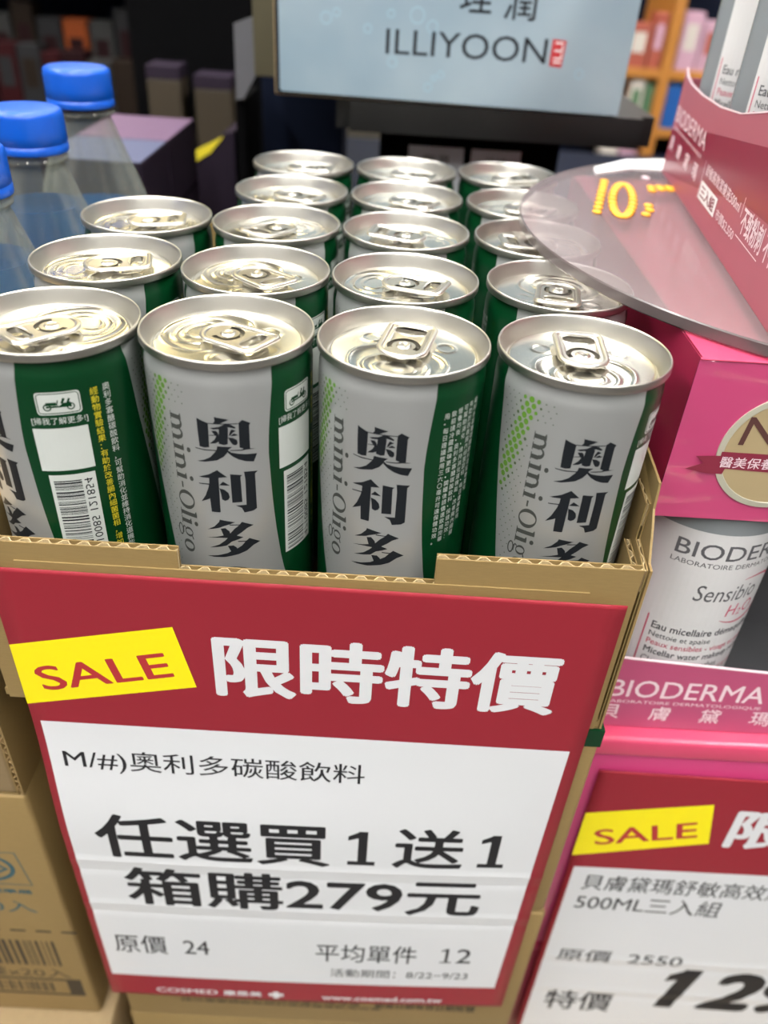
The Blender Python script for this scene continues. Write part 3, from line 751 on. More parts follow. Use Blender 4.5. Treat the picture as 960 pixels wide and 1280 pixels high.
# left stack
c5, o5 = sealed_carton('left carton with blue mark, dashed line and bar codes on its front', -262, -38.5, -30, 52, -418.5, -206)
F, T2 = Flat(), Flat()
fy = lambda x, y: (x, -30.06, y)
T2.line([(-78, -252), (-53.5, -252), (-50.5, -279.5), (-78, -279.5)], 0.8)
T2.line([(-70 + 13 * cos(a_ / 10), -265.5 + 10.5 * sin(a_ / 10)) for a_ in range(-22, 30)], [2.2 if k > 4 else 0.6 for k in range(52)])
T2.line([(-75, -263), (-66, -261), (-60, -266), (-66, -270)], 2.2)
T2.text('標準局', -74, -288, -52, -284, 0.03)
T2.text('20入', -84, -306, -53, -295, 0.0)
put_print(T2, fy, 'blue_carton_print', M['teal_ink'], c5, org=o5)
for k in range(12): F.rect(-190 + k * 13.2 - 0, -325.5, -182 + k * 13.2, -323.6)
rnd = random.Random(3); x = -150.0
while x < -50: w = rnd.choice([.6, .9, 1.6, 2.2]); F.rect(x, -362, x + w, -335); x += w + rnd.choice([.8, 1.0, 1.8])
F.text('24罐x20入', -110, -376, -48.5, -365.5, 0.0)
F.line([(-150, -378.5), (-44, -378.5), (-44, -396), (-150, -396)], 2.2, True); F.rect(-52, -396, -44, -378.5)
x = -148.0
while x < -60: w = rnd.choice([.6, .9, 1.6]); F.rect(x, -393, x + w, -382); x += w + rnd.choice([.8, 1.0, 1.8])
put_print(F, fy, 'dark_carton_print', M['carton_ink'], c5, org=o5)
org = (-150, 10, -205.5)
t = thing('carton', 'upper left carton with dented front and ragged corrugated side edge', 'cardboard box', org)
bm_obj('carton_body', bm_box(-262, -41.5, -30, 52, -205.4, -92, 2, 3), M['card_tan'], t, org=org, smooth=True)
bL, bF = bmesh.new(), bmesh.new()
corr_panel(bL, bF, (-8, 0), (-8, 113), 0, 30, 2.8)
for b_ in (bL, bF):                                   # swing the strip upright: a corrugated edge running down the corner
    for v in b_.verts:
        x, y, z = v.co; v.co = Vector((-41.0 + (x + 8) * -1.0, -31.0 + (30 - z), -205 + y))
bmesh.ops.recalc_face_normals(bL, faces=bL.faces)
o = bm_obj('corner_flap', bL, M['card'], t, org=org); bm_obj('fluting', bF, M['card_dark'], o, org=org)
c6, o6 = sealed_carton('broad carton at the foot of the left stack, its top sticking out in front', -275, -31, -92, 52, TZ, -419.2, mat='card_tan')
c7, o7 = sealed_carton('low carton behind the left stack carrying the water bottles', -262, -31, 54, 262, TZ, -188)

# ------------------------------------------------------------------ sale posters
def poster(label, org, rz, tilt, bend, build):
    t = thing('sale_poster', label, 'poster', org, 'red and white sale posters')
    t.rotation_euler = (tilt, 0, rz)
    def sm(a, b, x): k = max(0, min(1, (x - a) / (b - a))); return k * k * (3 - 2 * k)
    def shape(off):
        def f(u, v):
            d = 0.0
            if bend: d = -bend * sm(70, 150, -v) * (1 - max(0, min(1, u / 210)) ** 2.2)
            for c, h in ((-164, 0.35), (-172, -0.25), (-200, 0.3), (-208, -0.3)): d -= h * exp(-((v - c) / 2.2) ** 2)
            return (u, d - off, v)
        return f
    bm = bm_box(0, 210, -0.15, 0.15, -294, 0)
    for ax, st in ((0, 7.0), (2, 2.0)):
        k = 1; lim = 210 if ax == 0 else 294
        while k * st < lim:
            co = Vector((0, 0, 0)); no = Vector((0, 0, 0)); co[ax] = k * st * (1 if ax == 0 else -1); no[ax] = 1
            bmesh.ops.bisect_plane(bm, geom=bm.verts[:] + bm.edges[:] + bm.faces[:], plane_co=co, plane_no=no); k += 1
    g = shape(0)
    for v in bm.verts: v.co = Vector((v.co.x, v.co.y + g(v.co.x, v.co.z)[1], v.co.z))
    sheet = bm_obj('sheet', bm, M['poster_red'], t, smooth='all')
    a, b = shape(0.19), shape(0.23)
    pr = lambda F, nm, m, par, f=b: put_print(F, f, nm, M[m], par, dx=7.0, dy=2.0)
    build(pr, sheet, a, b)
    return t
def build1(pr, sheet, a, b):
    w = pr(Flat().poly([(3, -75.9), (205.4, -75.4), (203.2, -272), (3, -272)]), 'white_field', 'poster_white', sheet, a)
    y = pr(Flat().poly([(0, -35.6), (58.7, -22.1), (64.6, -51.8), (0, -66.6)]), 'yellow_flash', 'poster_yellow', sheet, a)
    pr(Flat().text('SALE', 8.3, -58.8, 58.6, -46.2, 0.012, 0, atan2(11.6, 48)), 'sale_lettering', 'ink_red', sheet)
    pr(Flat().text('限時特價', 71.6, -55.6, 194.8, -24.2, 0.034), 'headline', 'poster_white', sheet)
    for nm, tx, u0, v0, u1, v1, bo in (('product_line', 'M/#)奧利多碳酸飲料', 8.4, -104, 127.8, -90.5, 0.004), ('old_price_line', '原價  24', 9.0, -247.5, 56, -229.5, 0.006),
            ('unit_price_line', '平均單件', 109, -247.5, 159.5, -229.5, 0.006), ('unit_price_line', '2', 179.5, -245.5, 187, -231, 0.006), ('date_line', '活動期間：8/22−9/23', 116.5, -263.5, 187.5, -255, 0.004),
            ('offer_line', '任選買', 14.2, -160.5, 115, -129.3, 0.020), ('offer_line', '送', 142, -159, 173, -129.5, 0.020), ('case_price_line', '箱購279元', 22, -199, 185, -168, 0.020)):
        pr(Flat().text(tx, u0, v0, u1, v1, bo), nm, 'ink_dark', sheet)
    pr(figure_one(Flat(), 171.5, -245.5, 177.3, -231, 1.5), 'figure_one', 'ink_dark', sheet)
    pr(figure_one(Flat(), 122.5, -158, 134.5, -133, 4.0), 'figure_one', 'ink_dark', sheet)
    pr(figure_one(Flat(), 179.5, -157, 191, -132.5, 4.0), 'figure_one', 'ink_dark', sheet)
    pr(Flat().text('COSMED', 24.5, -289.6, 57, -284.6, 0.012), 'shop_name', 'poster_white', sheet)
    pr(Flat().text('康是美', 60, -290, 80.5, -284.2, 0.02), 'shop_name', 'poster_white', sheet)
    F = Flat(); F.rect(84.2, -288.6, 92, -285.6); F.rect(86.6, -291, 89.6, -283.4); pr(F, 'cross_mark', 'poster_white', sheet)
    pr(Flat().text('www.cosmed.com.tw', 112.5, -290.5, 177, -285.0, 0.02), 'web_address', 'poster_white', sheet)
poster('red and white sale poster on the front of the open can carton', (-21.4, -35.6, -72.4), -0.0071, 0.0, 4.2, build1)
def build2(pr, sheet, a, b):
    pr(Flat().poly([(3, -75.6), (205.4, -70.5), (203.2, -272), (3, -272)]), 'white_field', 'poster_white', sheet, a)
    pr(Flat().poly([(0, -31.6), (57.4, -19.2), (63.4, -49.4), (0, -66.2)]), 'yellow_flash', 'poster_yellow', sheet, a)
    pr(Flat().text('SALE', 9.5, -56.6, 58.0, -44.0, 0.012, 0, atan2(11.2, 46)), 'sale_lettering', 'ink_red', sheet)
    pr(Flat().text('限時特價', 70, -51.6, 193, -21.2, 0.034), 'headline', 'poster_white', sheet)
    for nm, tx, u0, v0, u1, v1, bo, sh_ in (('product_line', '貝膚黛瑪舒敏高效潔膚液', 9.9, -95.6, 140, -81.6, 0.004, 0), ('pack_line', '500ML三入組', 9.8, -114.3, 86.5, -99.5, 0.004, 0),
            ('old_price_line', '原價  2550', 10, -168.5, 81, -155.5, 0.006, 0), ('price_word', '特價', 12, -227, 52.5, -203.5, 0.012, 0), ('price_figures', '299', 101, -216.5, 190, -171, 0.05, 0.18)):
        pr(Flat().text(tx, u0, v0, u1, v1, bo, sh_), nm, 'ink_dark', sheet)
    pr(figure_one(Flat(), 71, -216.5, 93, -171, 10.5, 0.18, False), 'figure_one', 'ink_dark', sheet)
poster('second red and white sale poster, at the right on the pink boxes', (212.0, -7.4, -197.6), -0.013, -0.020, 0.0, build2)

# ------------------------------------------------------------------ pink gift boxes and the bottles in them
def care_bottle(label, x, y, z0, h, r, face, group, half=1.45, zl=(8, 104)):
    """clear shampoo style bottle with a wrapped white label; face = heading of the label centre"""
    t = thing('cleansing_bottle', label, 'bottle', (x, y, z0), group, rz=face)
    bm_obj('bottle_body', bm_lathe([(0, 0), (r - 4, 0), (r - 1, 1.5), (r, 5), (r, h * 0.80), (r - 2, h * 0.86), (r - 10, h * 0.92), (13, h * 0.94), (13, h * 0.945)], 64), M['silver_pet'], t, smooth='all')
    bm_obj('cap', bm_lathe([(14.5, h * 0.945), (14.5, h * 0.995), (13.5, h), (0, h)], 40), M['white_card'], t, smooth=True)
    def cyl(rr): return lambda s, z: (rr * sin(s / r), -rr * cos(s / r), z)
    lab = put_print(Flat().rect(-r * half, zl[0], r * half, zl[1]), cyl(r + 0.12), 'label', M['label_white'], t, dx=2.5)
    if True:
        G, Rd = Flat(), Flat()
        G.text('BIODERMA', -29, 92, 27, 99.2, 0.006); G.text('LABORATOIRE DERMATOLOGIQUE', -29.5, 87.6, 27, 90.2, 0.0)
        G.text('Sensibio', -17, 71.5, 10.5, 79.5, -0.004, 0.12)
        Rd.text('H', -1, 63, 3.4, 69, 0.0, 0.12); Rd.text('2', 4.4, 62.6, 6.6, 66, 0.0, 0.12); Rd.text('O', 7.2, 63, 12.4, 69, 0.0, 0.12)
        n = 30; P = []; Wd = []
        for k in range(n):
            a = radians(108 - 235 * k / (n - 1)); P.append((7 + 16 * cos(a), 70.5 + 11.8 * sin(a))); Wd.append(0.25 + 1.5 * sin(pi * k / (n - 1)))
        Rd.line(P, Wd)
        G.text('Eau micellaire démaquillante', -28, 51.6, 22, 56.4, 0.016); G.text('Nettoie et apaise', -28, 47.6, -3, 51.2, 0.004)
        Rd.text('Peaux sensibles - visage et yeux', -28, 43.2, 19, 47, 0.004)
        G.text('Micellar water makeup remover', -28, 38.2, 24, 42.6, 0.016); G.text('Cleanses and soothes', -28, 33.8, 5, 37.4, 0.0)
        Rd.text('Sensitive skin - face and eyes', -28, 29.6, 17, 33.2, 0.0)
        Rd.rect(-30.6, 29, -30.0, 59)
        put_print(G, cyl(r + 0.2), 'grey_lettering', M['label_grey_ink'], lab, dx=2.5)
        put_print(Rd, cyl(r + 0.2), 'red_lettering', M['label_red_ink'], lab, dx=2.5)
    return t

org = (300, 40, -176)
t = thing('gift_box', 'pink windowed gift box with gold medal, right of the open can carton', 'gift box', org, 'pink gift boxes at the right')
X0, X1, Y0, Y1, Z0, Z1 = 203.0, 440.0, 0.0, 240.0, -175.5, -0.6
bm_obj('side_panel', bm_box(X0, X0 + 0.8, Y0 + .3, Y1, Z0, Z1), M['side_red'], t, org=org)
bm_obj('side_panel', bm_box(X1 - 0.8, X1, Y0 + .3, Y1, Z0, Z1), M['side_red'], t, org=org)
bm_obj('back_panel', bm_box(X0 + .8, X1 - .8, Y1 - .8, Y1, Z0, Z1), M['crimson'], t, org=org)
bm_obj('bottom_panel', bm_box(X0 + .8, X1 - .8, Y0 + .8, Y1 - .8, Z0, Z0 + .8), M['grey_interior'], t, org=org)
bm_obj('top_panel', bm_box(X0 + .1, X1, Y0 - 0.4, Y1, Z1 - 0.7, Z1, 0.3), M['pink_top'], t, org=org)
bm_obj('divider', bm_box(X0 + .9, X1 - .9, 72, 73, Z0 + .9, Z1 - .9), M['grey_interior'], t, org=org)
fr = bm_box(X0, X1, Y0, Y0 + .8, -61.5, Z1 - .8)
up = bm_obj('front_upper_panel', fr, M['film_magenta'], t, org=org)
lo = bm_obj('front_band', bm_prism([(X0, Z0), (X1, Z0), (X1, -145), (275, -138.2), (214, -134), (X0, -132.6)], Y0, Y0 + .8), M['band_rose'], t, org=org)
bm_obj('band_edge', bm_prism([(X0, -132.4), (214, -133.8), (275, -138.0), (X1, -144.8), (X1, -145.2), (275, -138.5), (214, -134.3), (X0, -132.9)], Y0 - .2, Y0 + .9), M['print_pale'], t, org=org)
fp = lambda d: (lambda x, z: (x, Y0 - d, z))
F = Flat(); F.text('BIODERMA', 208, -156.6, 274.5, -146.2, 0.006); F.text('LABORATOIRE DERMATOLOGIQUE', 208, -160.8, 275, -158.6, 0.0)
for k, ch in enumerate('貝膚黛瑪'): F.text(ch, 206.5 + k * 22.0, -170.6, 215.5 + k * 22.0, -161.8, 0.01)
F.text('舒敏高效潔膚液', 297, -170.6, 380, -161.8, 0.01)
put_print(F, fp(.06), 'band_lettering', M['print_pale'], lo, org=org)
mcx, mcz, mr = 240.0, -33.0, 22.0
bm = bmesh.new(); bm_lathe([(mr, 0), (mr, 0.5), (mr - 2.0, 0.6), (mr - 2.2, 0.45), (0, 0.45)], 72, bm=bm)
for v in bm.verts: x, y, z = v.co; v.co = Vector((mcx + x, Y0 - z, mcz + y))
bm.normal_update()
for f in bm.faces:
    c = f.calc_center_median(); f.material_index = 1 if hypot(c.x - mcx, c.z - mcz) > mr - 2.3 else 0
bmesh.ops.recalc_face_normals(bm, faces=bm.faces)
md = bm_obj('gold_medal', bm, [M['gold'], M['gold_rim']], up, org=org, smooth=True)
put_print(Flat().text('No.1', 223.8, -30.6, 258, -19.8, 0.002, 0.12), fp(.6), 'medal_lettering', M['brown_ink'], up, org=org)
F = Flat(); F.poly([(219.5, -33.4), (260, -33.6), (260, -41.2), (219.5, -39.9)]); F.poly([(219.6, -35), (211.2, -35.6), (214.5, -38.2), (209.0, -40.8), (216.5, -42.2), (222.0, -42.2), (222.5, -39.8), (219.5, -39.6)])
F.poly([(260, -33.6), (268, -35.6), (265, -38.2), (270, -41), (258, -42.2), (257, -41.2)])
put_print(F, fp(.64), 'ribbon', M['ribbon'], up, org=org)
put_print(Flat().text('醫美保養', 220.0, -39.5, 238.4, -35.2, 0.006), fp(.70), 'ribbon_lettering', M['print_pale'], up, org=org)
BG = 'cleansing bottles inside the lower pink gift box'
care_bottle('labelled bottle seen through the window of the pink gift box beside the cans', 236.0, 33.6, -174.5, 172, 31.0, radians(20), BG)

org = (300, 60, -359)
t = thing('gift_box', 'unopened pink gift box beneath the windowed one, behind the right poster', 'gift box', org, 'pink gift boxes at the right')
bm_obj('box_body', bm_box(205, 442, -5.5, 240, -358.5, -188.5, 1.0), M['magenta'], t, org=org, smooth=True)
bm_obj('lid_edge', bm_box(203.5, 443.5, -7.0, 241, -188.4, -176.2, 2.6, 4), M['pink_top'], t, org=org, smooth=True)
org = (300, 60, TZ)
t = thing('gift_box', 'lowest pink gift box of the right stack, standing on the table', 'gift box', org, 'pink gift boxes at the right')
bm_obj('box_body', bm_box(205, 442, -4, 240, TZ, -371, 1.0), M['crimson'], t, org=org, smooth=True)
bm_obj('lid_edge', bm_box(203.5, 443.5, -5, 241, -370.9, -359.0, 2.6, 4), M['side_red'], t, org=org, smooth=True)

# acrylic disc lying on the gift box, with the reflection of lit orange numerals modelled as beads
t = thing('acrylic_disc', 'round clear acrylic disc lying over the cans and pink gift box', 'acrylic disc', (316, 126, 0.1))
bm_obj('disc_plate', bm_lathe([(0, 0), (154.6, 0), (154.6, 4.4), (0, 4.4)], 160), M['acrylic'], t, smooth=True)
bm_obj('disc_rim', bm_lathe([(154.7, 0), (155.1, 0.5), (155.1, 3.9), (154.7, 4.4), (154.7, 0)], 160), M['rim_shade'], t, smooth=True)
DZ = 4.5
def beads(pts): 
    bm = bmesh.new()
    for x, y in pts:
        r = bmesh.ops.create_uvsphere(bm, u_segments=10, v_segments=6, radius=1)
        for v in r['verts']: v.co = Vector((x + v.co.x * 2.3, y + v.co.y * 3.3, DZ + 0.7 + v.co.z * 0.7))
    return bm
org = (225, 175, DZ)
t = thing('reflected_numerals', 'orange reflection of lit numerals, modelled as beads on the clear acrylic disc', 'numerals', org)
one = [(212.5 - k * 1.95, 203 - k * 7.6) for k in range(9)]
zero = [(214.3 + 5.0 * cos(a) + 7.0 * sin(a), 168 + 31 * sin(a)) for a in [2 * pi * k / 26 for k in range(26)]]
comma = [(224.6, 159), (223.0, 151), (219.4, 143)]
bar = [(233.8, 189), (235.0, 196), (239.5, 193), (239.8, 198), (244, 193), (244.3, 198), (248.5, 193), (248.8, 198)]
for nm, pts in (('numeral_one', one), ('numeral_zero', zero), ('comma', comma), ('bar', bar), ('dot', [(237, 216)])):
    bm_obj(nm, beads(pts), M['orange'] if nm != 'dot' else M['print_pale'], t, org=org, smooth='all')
o = bm_obj('paper_slip', bm_prism([(211, 218), (213, 233), (236, 258), (266, 268), (256, 238), (234, 236)], DZ + .05, DZ + 1.0, axis='z'), M['white_paper'], None, org=(236, 240, DZ))
o.location = W(236, 240, DZ); tag(o, 'white paper slip at the far edge of the acrylic disc', 'paper')

# pink open tray with three bottles standing on the disc
ta = Vector((251.4, 237.0)); td = Vector((-0.11112, -0.99381)); tn = Vector((0.99381, -0.11112))   # along face, and depth
TL, TD, TZ0 = 236.0, 74.0, DZ + .1
def TP(s, d, h): p = ta + td * s + tn * d; return (p.x, p.y, TZ0 + h)
org = TP(TL / 2, TD / 2, 0)
t = thing('bottle_tray', 'slanted pink open tray of bottles standing on the acrylic disc', 'display tray', org)
def tray_panel(name, outline, d0, d1, mat, par=t):
    bm = bmesh.new(); n = len(outline)
    A = [bm.verts.new(TP(s, d0, h)) for s, h in outline]; B = [bm.verts.new(TP(s, d1, h)) for s, h in outline]
    bm.faces.new(A); bm.faces.new(B[::-1])
    for k in range(n): bm.faces.new((A[k], B[k], B[(k + 1) % n], A[(k + 1) % n]))
    bmesh.ops.recalc_face_normals(bm, faces=bm.faces)
    return bm_obj(name, bm, M[mat], par, org=org)
cut = [(0, 50.5), (6, 47.6), (20, 45.6), (50, 44.6), (90, 45.4), (124, 48), (154, 53), (190, 60), (215, 70), (236, 84)]
cutf = [(236, 0)] + [(0, 0)] + cut
front = tray_panel('front_panel', cutf, 0, .8, 'rose_light')
tray_panel('cut_edge', [(s, h) for s, h in cut] + [(s, h - 0.5) for s, h in cut[::-1]], -.15, .95, 'print_pale')
tray_panel('bottom_panel', [(0, 0), (236, 0), (236, .8), (0, .8)], .8, TD, 'crimson')
tray_panel('back_panel', [(0, 0), (236, 0), (236, 46), (0, 46)], TD, TD + .8, 'crimson')
def end_panel(s0):
    bm = bmesh.new(); pr = [(0.8, 0), (TD, 0), (TD, 46), (0.8, 46)]
    A = [bm.verts.new(TP(s0, d, h)) for d, h in pr]; B = [bm.verts.new(TP(s0 + .8, d, h)) for d, h in pr]
    bm.faces.new(A); bm.faces.new(B[::-1])
    for k in range(4): bm.faces.new((A[k], B[k], B[(k + 1) % 4], A[(k + 1) % 4]))
    bmesh.ops.recalc_face_normals(bm, faces=bm.faces); bm_obj('end_panel', bm, M['rose_light'], t, org=org)
end_panel(0); end_panel(235.2)
tf = lambda dd: (lambda s, h: TP(s, -dd, h))
put_print(Flat().poly([(0.05, 1), (0.05, 21.5), (75, 33), (165, 43.5), (236, 52), (236, 27), (163, 23.5), (90, 12), (40, 5)]), tf(.06), 'dark_band', M['crimson'], front, org=org)
F = Flat(); F.text('BIODERMA', 3, 26.0, 82, 33.5, 0.004); F.text('LABORATOIRE DERMATOLOGIQUE', 4, 22.2, 80, 24.0, 0.0)
for k, ch in enumerate('貝膚黛瑪'): F.text(ch, 4 + k * 22, 12.5, 14 + k * 22, 19.5, 0.02)
F.rect(91.4, 8.6, 92.0, 24.3); F.text('舒敏高效潔膚液500ml', 96, 19.2, 160, 24.0, 0.01); F.text('市價$2,550', 130, 9.4, 162, 13.8, 0.008)
F.text('不致粉刺', 166.5, 14.5, 196, 24.0, 0.02); F.text('不含酒精', 199, 14.5, 230, 24.0, 0.02); F.rect(163.6, 19, 164.1, 26); F.rect(164, 12.6, 196, 13.0)
put_print(F, tf(.12), 'tray_lettering', M['print_pale'], front, org=org)
w3 = put_print(Flat().rect(93.2, 9.0, 127, 16.4), tf(.12), 'white_box_print', M['white_paper'], front, org=org)
put_print(Flat().text('三入組', 96, 10.2, 124, 15.4, 0.02), tf(.18), 'box_lettering', M['ribbon'], front, org=org)
BT = 'cleansing bottles standing in the upper pink tray'
for k, (s, lab) in enumerate(((33, 'rearmost bottle in the upper pink tray, nearest the blurred shelves'), (100, 'middle bottle in the upper pink tray'), (166, 'nearest bottle in the upper pink tray, by the right picture edge'))):
    x, y, z = TP(s, 33.5, .9)
    care_bottle(lab, x, y, z, 190, 31.5, radians(-14), BT, 1.02, (8, 150))

# ------------------------------------------------------------------ water bottles
WG = 'clear water bottles with blue caps'
def water_bottle(label, x, y, zcap, lab_top, wdrop, r=29.0):
    """zcap = underside of the cap"""
    base = -187.4; H = zcap - base
    t = thing('water_bottle', label, 'bottle', (x, y, base), WG)
    bm = bmesh.new(); seg = 96
    prof = [(0, 4), (12, 1), (22, 0), (r - 2, 3), (r, 9)]
    z = 15
    while z < H - 62: prof.append((r - 0.8 * (0.5 + 0.5 * cos(z * 0.55)), z)); z += 4
    prof += [(r, H - 58), (r - 0.5, H - 50), (r - 2.4, H - 42), (r - 5.8, H - 32), (r - 9.6, H - 22), (r - 12.6, H - 13), (14.6, H - 8), (13.6, H - 5.5), (13.4, H - 4.2), (15.6, H - 3.6), (15.6, H - 2.2), (13.4, H - 1.6), (13.4, H), (0, H + 1)]
    rings = []
    for rr, z in prof:
        if rr < 1e-6: rings.append([bm.verts.new((0, 0, z))]); continue
        fl = max(0.0, min(1.0, (z - (H - 56)) / 12)) * max(0.0, min(1.0, (H - 10 - z) / 8))
        ring = []
        for k in range(seg):
            a = 2 * pi * k / seg; q = rr * (1 - 0.055 * fl * (0.5 + 0.5 * cos(14 * a)) ** 2)
            ring.append(bm.verts.new((q * cos(a), q * sin(a), z)))
        rings.append(ring)
    for a, b in zip(rings, rings[1:]):
        for k in range(seg):
            k2 = (k + 1) % seg
            if len(a) == 1: bm.faces.new((a[0], b[k2], b[k]))
            elif len(b) == 1: bm.faces.new((a[k], a[k2], b[0]))
            else: bm.faces.new((a[k], a[k2], b[k2], b[k]))
    bmesh.ops.recalc_face_normals(bm, faces=bm.faces)
    bm_obj('bottle_body', bm, M['water_pet'], t, smooth='all')
    zt = lab_top - base
    wl = H - wdrop
    bm_obj('water', bm_lathe([(0, 5)] + [(rr - 2.0, z) for rr, z in prof if 9 <= z < wl - 1] + [(interp([(0, r), (H - 58, r), (H - 50, r - .5), (H - 42, r - 2.4), (H - 32, r - 5.8), (H - 22, r - 9.6)], wl) - 2.2, wl), (0, wl)], 64), M['water'], t, smooth=True)
    bm_obj('label_sleeve', bm_lathe([(r + 0.15, 22), (r + 0.15, zt), (r + 0.35, zt), (r + 0.35, 22)], 96), M['blue_film'], t, smooth=True)
    cb = bmesh.new(); R_ = 16.4
    rings = []
    for rr, z, kn in ((R_ - .2, 0, 0), (R_, .5, 0), (R_, 3.2, 0), (R_ - .5, 3.5, 0), (R_ - .5, 3.9, 0), (R_, 4.3, 1), (R_ - .1, 8, 1), (R_ - .2, 14.6, 1), (R_ - .7, 16.6, .4), (R_ - 2.2, 17.5, 0), (R_ - 4, 17.7, 0)):
        rings.append([cb.verts.new(((rr - .22 * kn * (k % 2)) * cos(2 * pi * k / 144), (rr - .22 * kn * (k % 2)) * sin(2 * pi * k / 144), H + z)) for k in range(144)])
    for a, b in zip(rings, rings[1:]):
        for k in range(144): cb.faces.new((a[k], a[(k + 1) % 144], b[(k + 1) % 144], b[k]))
    cb.faces.new(rings[-1]); cb.faces.new(rings[0][::-1])
    bm_obj('cap', cb, M['blue_cap'], t, smooth='all')
water_bottle('clear water bottle with blue cap furthest back, by the lilac cartons', -57.5, 215, 23.0, -46, 50)
water_bottle('middle clear water bottle with blue cap and blue label, behind the left cans', -60, 150, 14.5, -46, 23)
water_bottle('nearest clear water bottle, its blue cap cut by the left picture edge', -60.0, 86, 11.5, -46, 25)

# ------------------------------------------------------------------ black shelf with the pale blue sign carton
org = (165, 400, TZ)
t = thing('display_stand', 'black display stand with rounded shelf behind the cans', 'display stand', org)
sh = bm_box(66, 262, 300, 470, 3.5, 20.3)
bmesh.ops.bevel(sh, geom=[e for e in sh.edges if abs(e.verts[0].co.x - e.verts[1].co.x) < 1e-4 and abs(e.verts[0].co.y - e.verts[1].co.y) < 1e-4], offset=9, segments=6, affect='EDGES')
bm_obj('shelf', sh, M['shelf_black'], t, org=org, smooth=True)
bm_obj('post', bm_box(92, 225, 400, 450, TZ + 12, 3.5, 2), M['black'], t, org=org)
bm_obj('foot', bm_box(60, 260, 330, 520, TZ, TZ + 12, 2), M['black'], t, org=org)
org = (133, 330, 20.4)
t = thing('sign_carton', 'pale blue brand carton with black lettering on the black stand', 'sign box', org)
bm_obj('carton_body', bm_box(29.6, 236.6, 300.6, 352, 20.6, 150, 1.5, 3), M['card_tan'], t, org=org, smooth=True)
def rrect(x0, z0, x1, z1, r):
    return [(cx + r * cos(radians(a)), cz + r * sin(radians(a))) for cx, cz, a0 in ((x1 - r * .3, z1 - r, 0), (x0 + r, z1 - r, 90), (x0 + r, z0 + r, 180), (x1 - r * .3, z0 + r, 270)) for a in (a0, a0 + 30, a0 + 60, a0 + 90)]
bm_obj('black_border', bm_prism([(30.6, 149), (30.6, 22.5), (31.6, 21.6), (236.4, 20.9), (236.4, 149)], 300.2, 300.6), M['ink'], t, org=org)
fc = bm_obj('printed_face', bm_prism([(32.8, 149), (32.8, 24.2), (34.2, 23.2), (236.6, 21.2), (236.6, 149)], 299.8, 300.25), M['sign_blue'], t, org=org)
F = Flat(); F.text('ILLIYOON', 94.8, 46.0, 188.2, 58.8, -0.004)
F.text('一理潤', 108, 67.3, 179, 82.0, 0.012) if False else None
F.text('理', 135.5, 69.0, 153.5, 86.5, 0.006); F.text('潤', 160.5, 66.8, 178.8, 85.0, 0.006)
put_print(F, lambda x, z: (x + 0 * z, 299.72, z), 'brand_lettering', M['ink'], fc, org=org)
s = put_print(Flat().poly([(190.6, 45.2), (198.0, 44.6), (198.8, 58.3), (190.8, 58.9)]), lambda x, z: (x, 299.72, z), 'red_seal', M['ink_red'], fc, org=org)
F = Flat()
V, Fc = glyphs('ILLI', 0.0); wd_ = max(p[0] for p in V)
F.add([(197.3 - p[1] / 0.72 * 5.0, 46.2 + p[0] / wd_ * 11.2) for p in V], Fc)
put_print(F, lambda x, z: (x, 299.66, z), 'seal_lettering', M['white_paper'], fc, org=org)
F = Flat(); rnd = random.Random(11)
for x, z, r in ((84, 58, 2.2), (99, 42, 2.6), (112, 66, 4), (121, 61, 3), (128, 37, 1.8), (121, 30, 2.2), (124, 35, 1.4), (60, 62, 3), (66, 65, 2), (209, 42, 2.5), (97, 66, 2), (110, 80, 3.5)):
    F.line([(x + r * cos(2 * pi * k / 16), z + r * sin(2 * pi * k / 16)) for k in range(16)], 0.5, True)
put_print(F, lambda x, z: (x, 299.74, z), 'bubble_print', M['bubble'], fc, org=org)['kind'] = 'stuff'
org = (110, 400, 20.4)
t = thing('carton', 'olive backed carton behind the pale blue sign, mostly hidden', 'cardboard box', org)
bm_obj('carton_body', bm_box(6, 225, 372, 440, 20.5, 150, 1.5), M['olive'], t, org=org, smooth=True)

for i, (x0, x1, lab, txt) in enumerate(((112.6, 149, 'small white card under the black shelf, the left of the pair', '保濕'), (154, 186.5, 'small white card under the black shelf, the right of the pair', '修護'))):
    org = ((x0 + x1) / 2, 330, -45)
    t = thing('shelf_card', lab, 'card', org, 'small white cards under the shelf')
    c = bm_obj('card_panel', bm_box(x0, x1, 330, 331.5, -45, -8.2), M['white_card'], t, org=org)
    put_print(Flat().text(txt, x0 + 9, -19, x1 - 9, -13, 0.01), lambda x, z: (x, 329.9, z), 'card_lettering', M['label_grey_ink'], c, org=org)
    bm_obj('card_foot', bm_box(x0 + 4, x1 - 4, 325, 345, -47, -45), M['black'], t, org=org)
o = bm_obj('card_ledge', bm_box(95, 215, 318, 360, -52, -47, 1), M['black'], None, org=(150, 340, -52)); o.location = W(150, 340, -52); tag(o, 'thin black ledge holding the two small white cards', 'ledge')

o = bm_obj('grey_panel', bm_prism([(-12, 1), (-7, 2), (4, 20), (2, 53), (-11.5, 48)], 400, 403), M['mid_grey'], None, org=(-4, 400, 0)); o.location = W(-4, 400, 0); tag(o, 'small grey upright panel left of the pale blue sign', 'panel')
o = bm_obj('dark_stand', bm_box(-14, -7, 405, 470, TZ, 0.5, 1), M['black'], None, org=(-10, 430, TZ)); o.location = W(-10, 430, TZ); tag(o, 'narrow black upright below the small grey panel', 'stand')
o = bm_obj('navy_carton', bm_box(-6, 60, 480, 540, TZ, 10, 1), M['navy'], None, org=(27, 500, TZ)); o.location = W(27, 500, TZ); tag(o, 'dark navy carton in the shadow behind the cans', 'box')

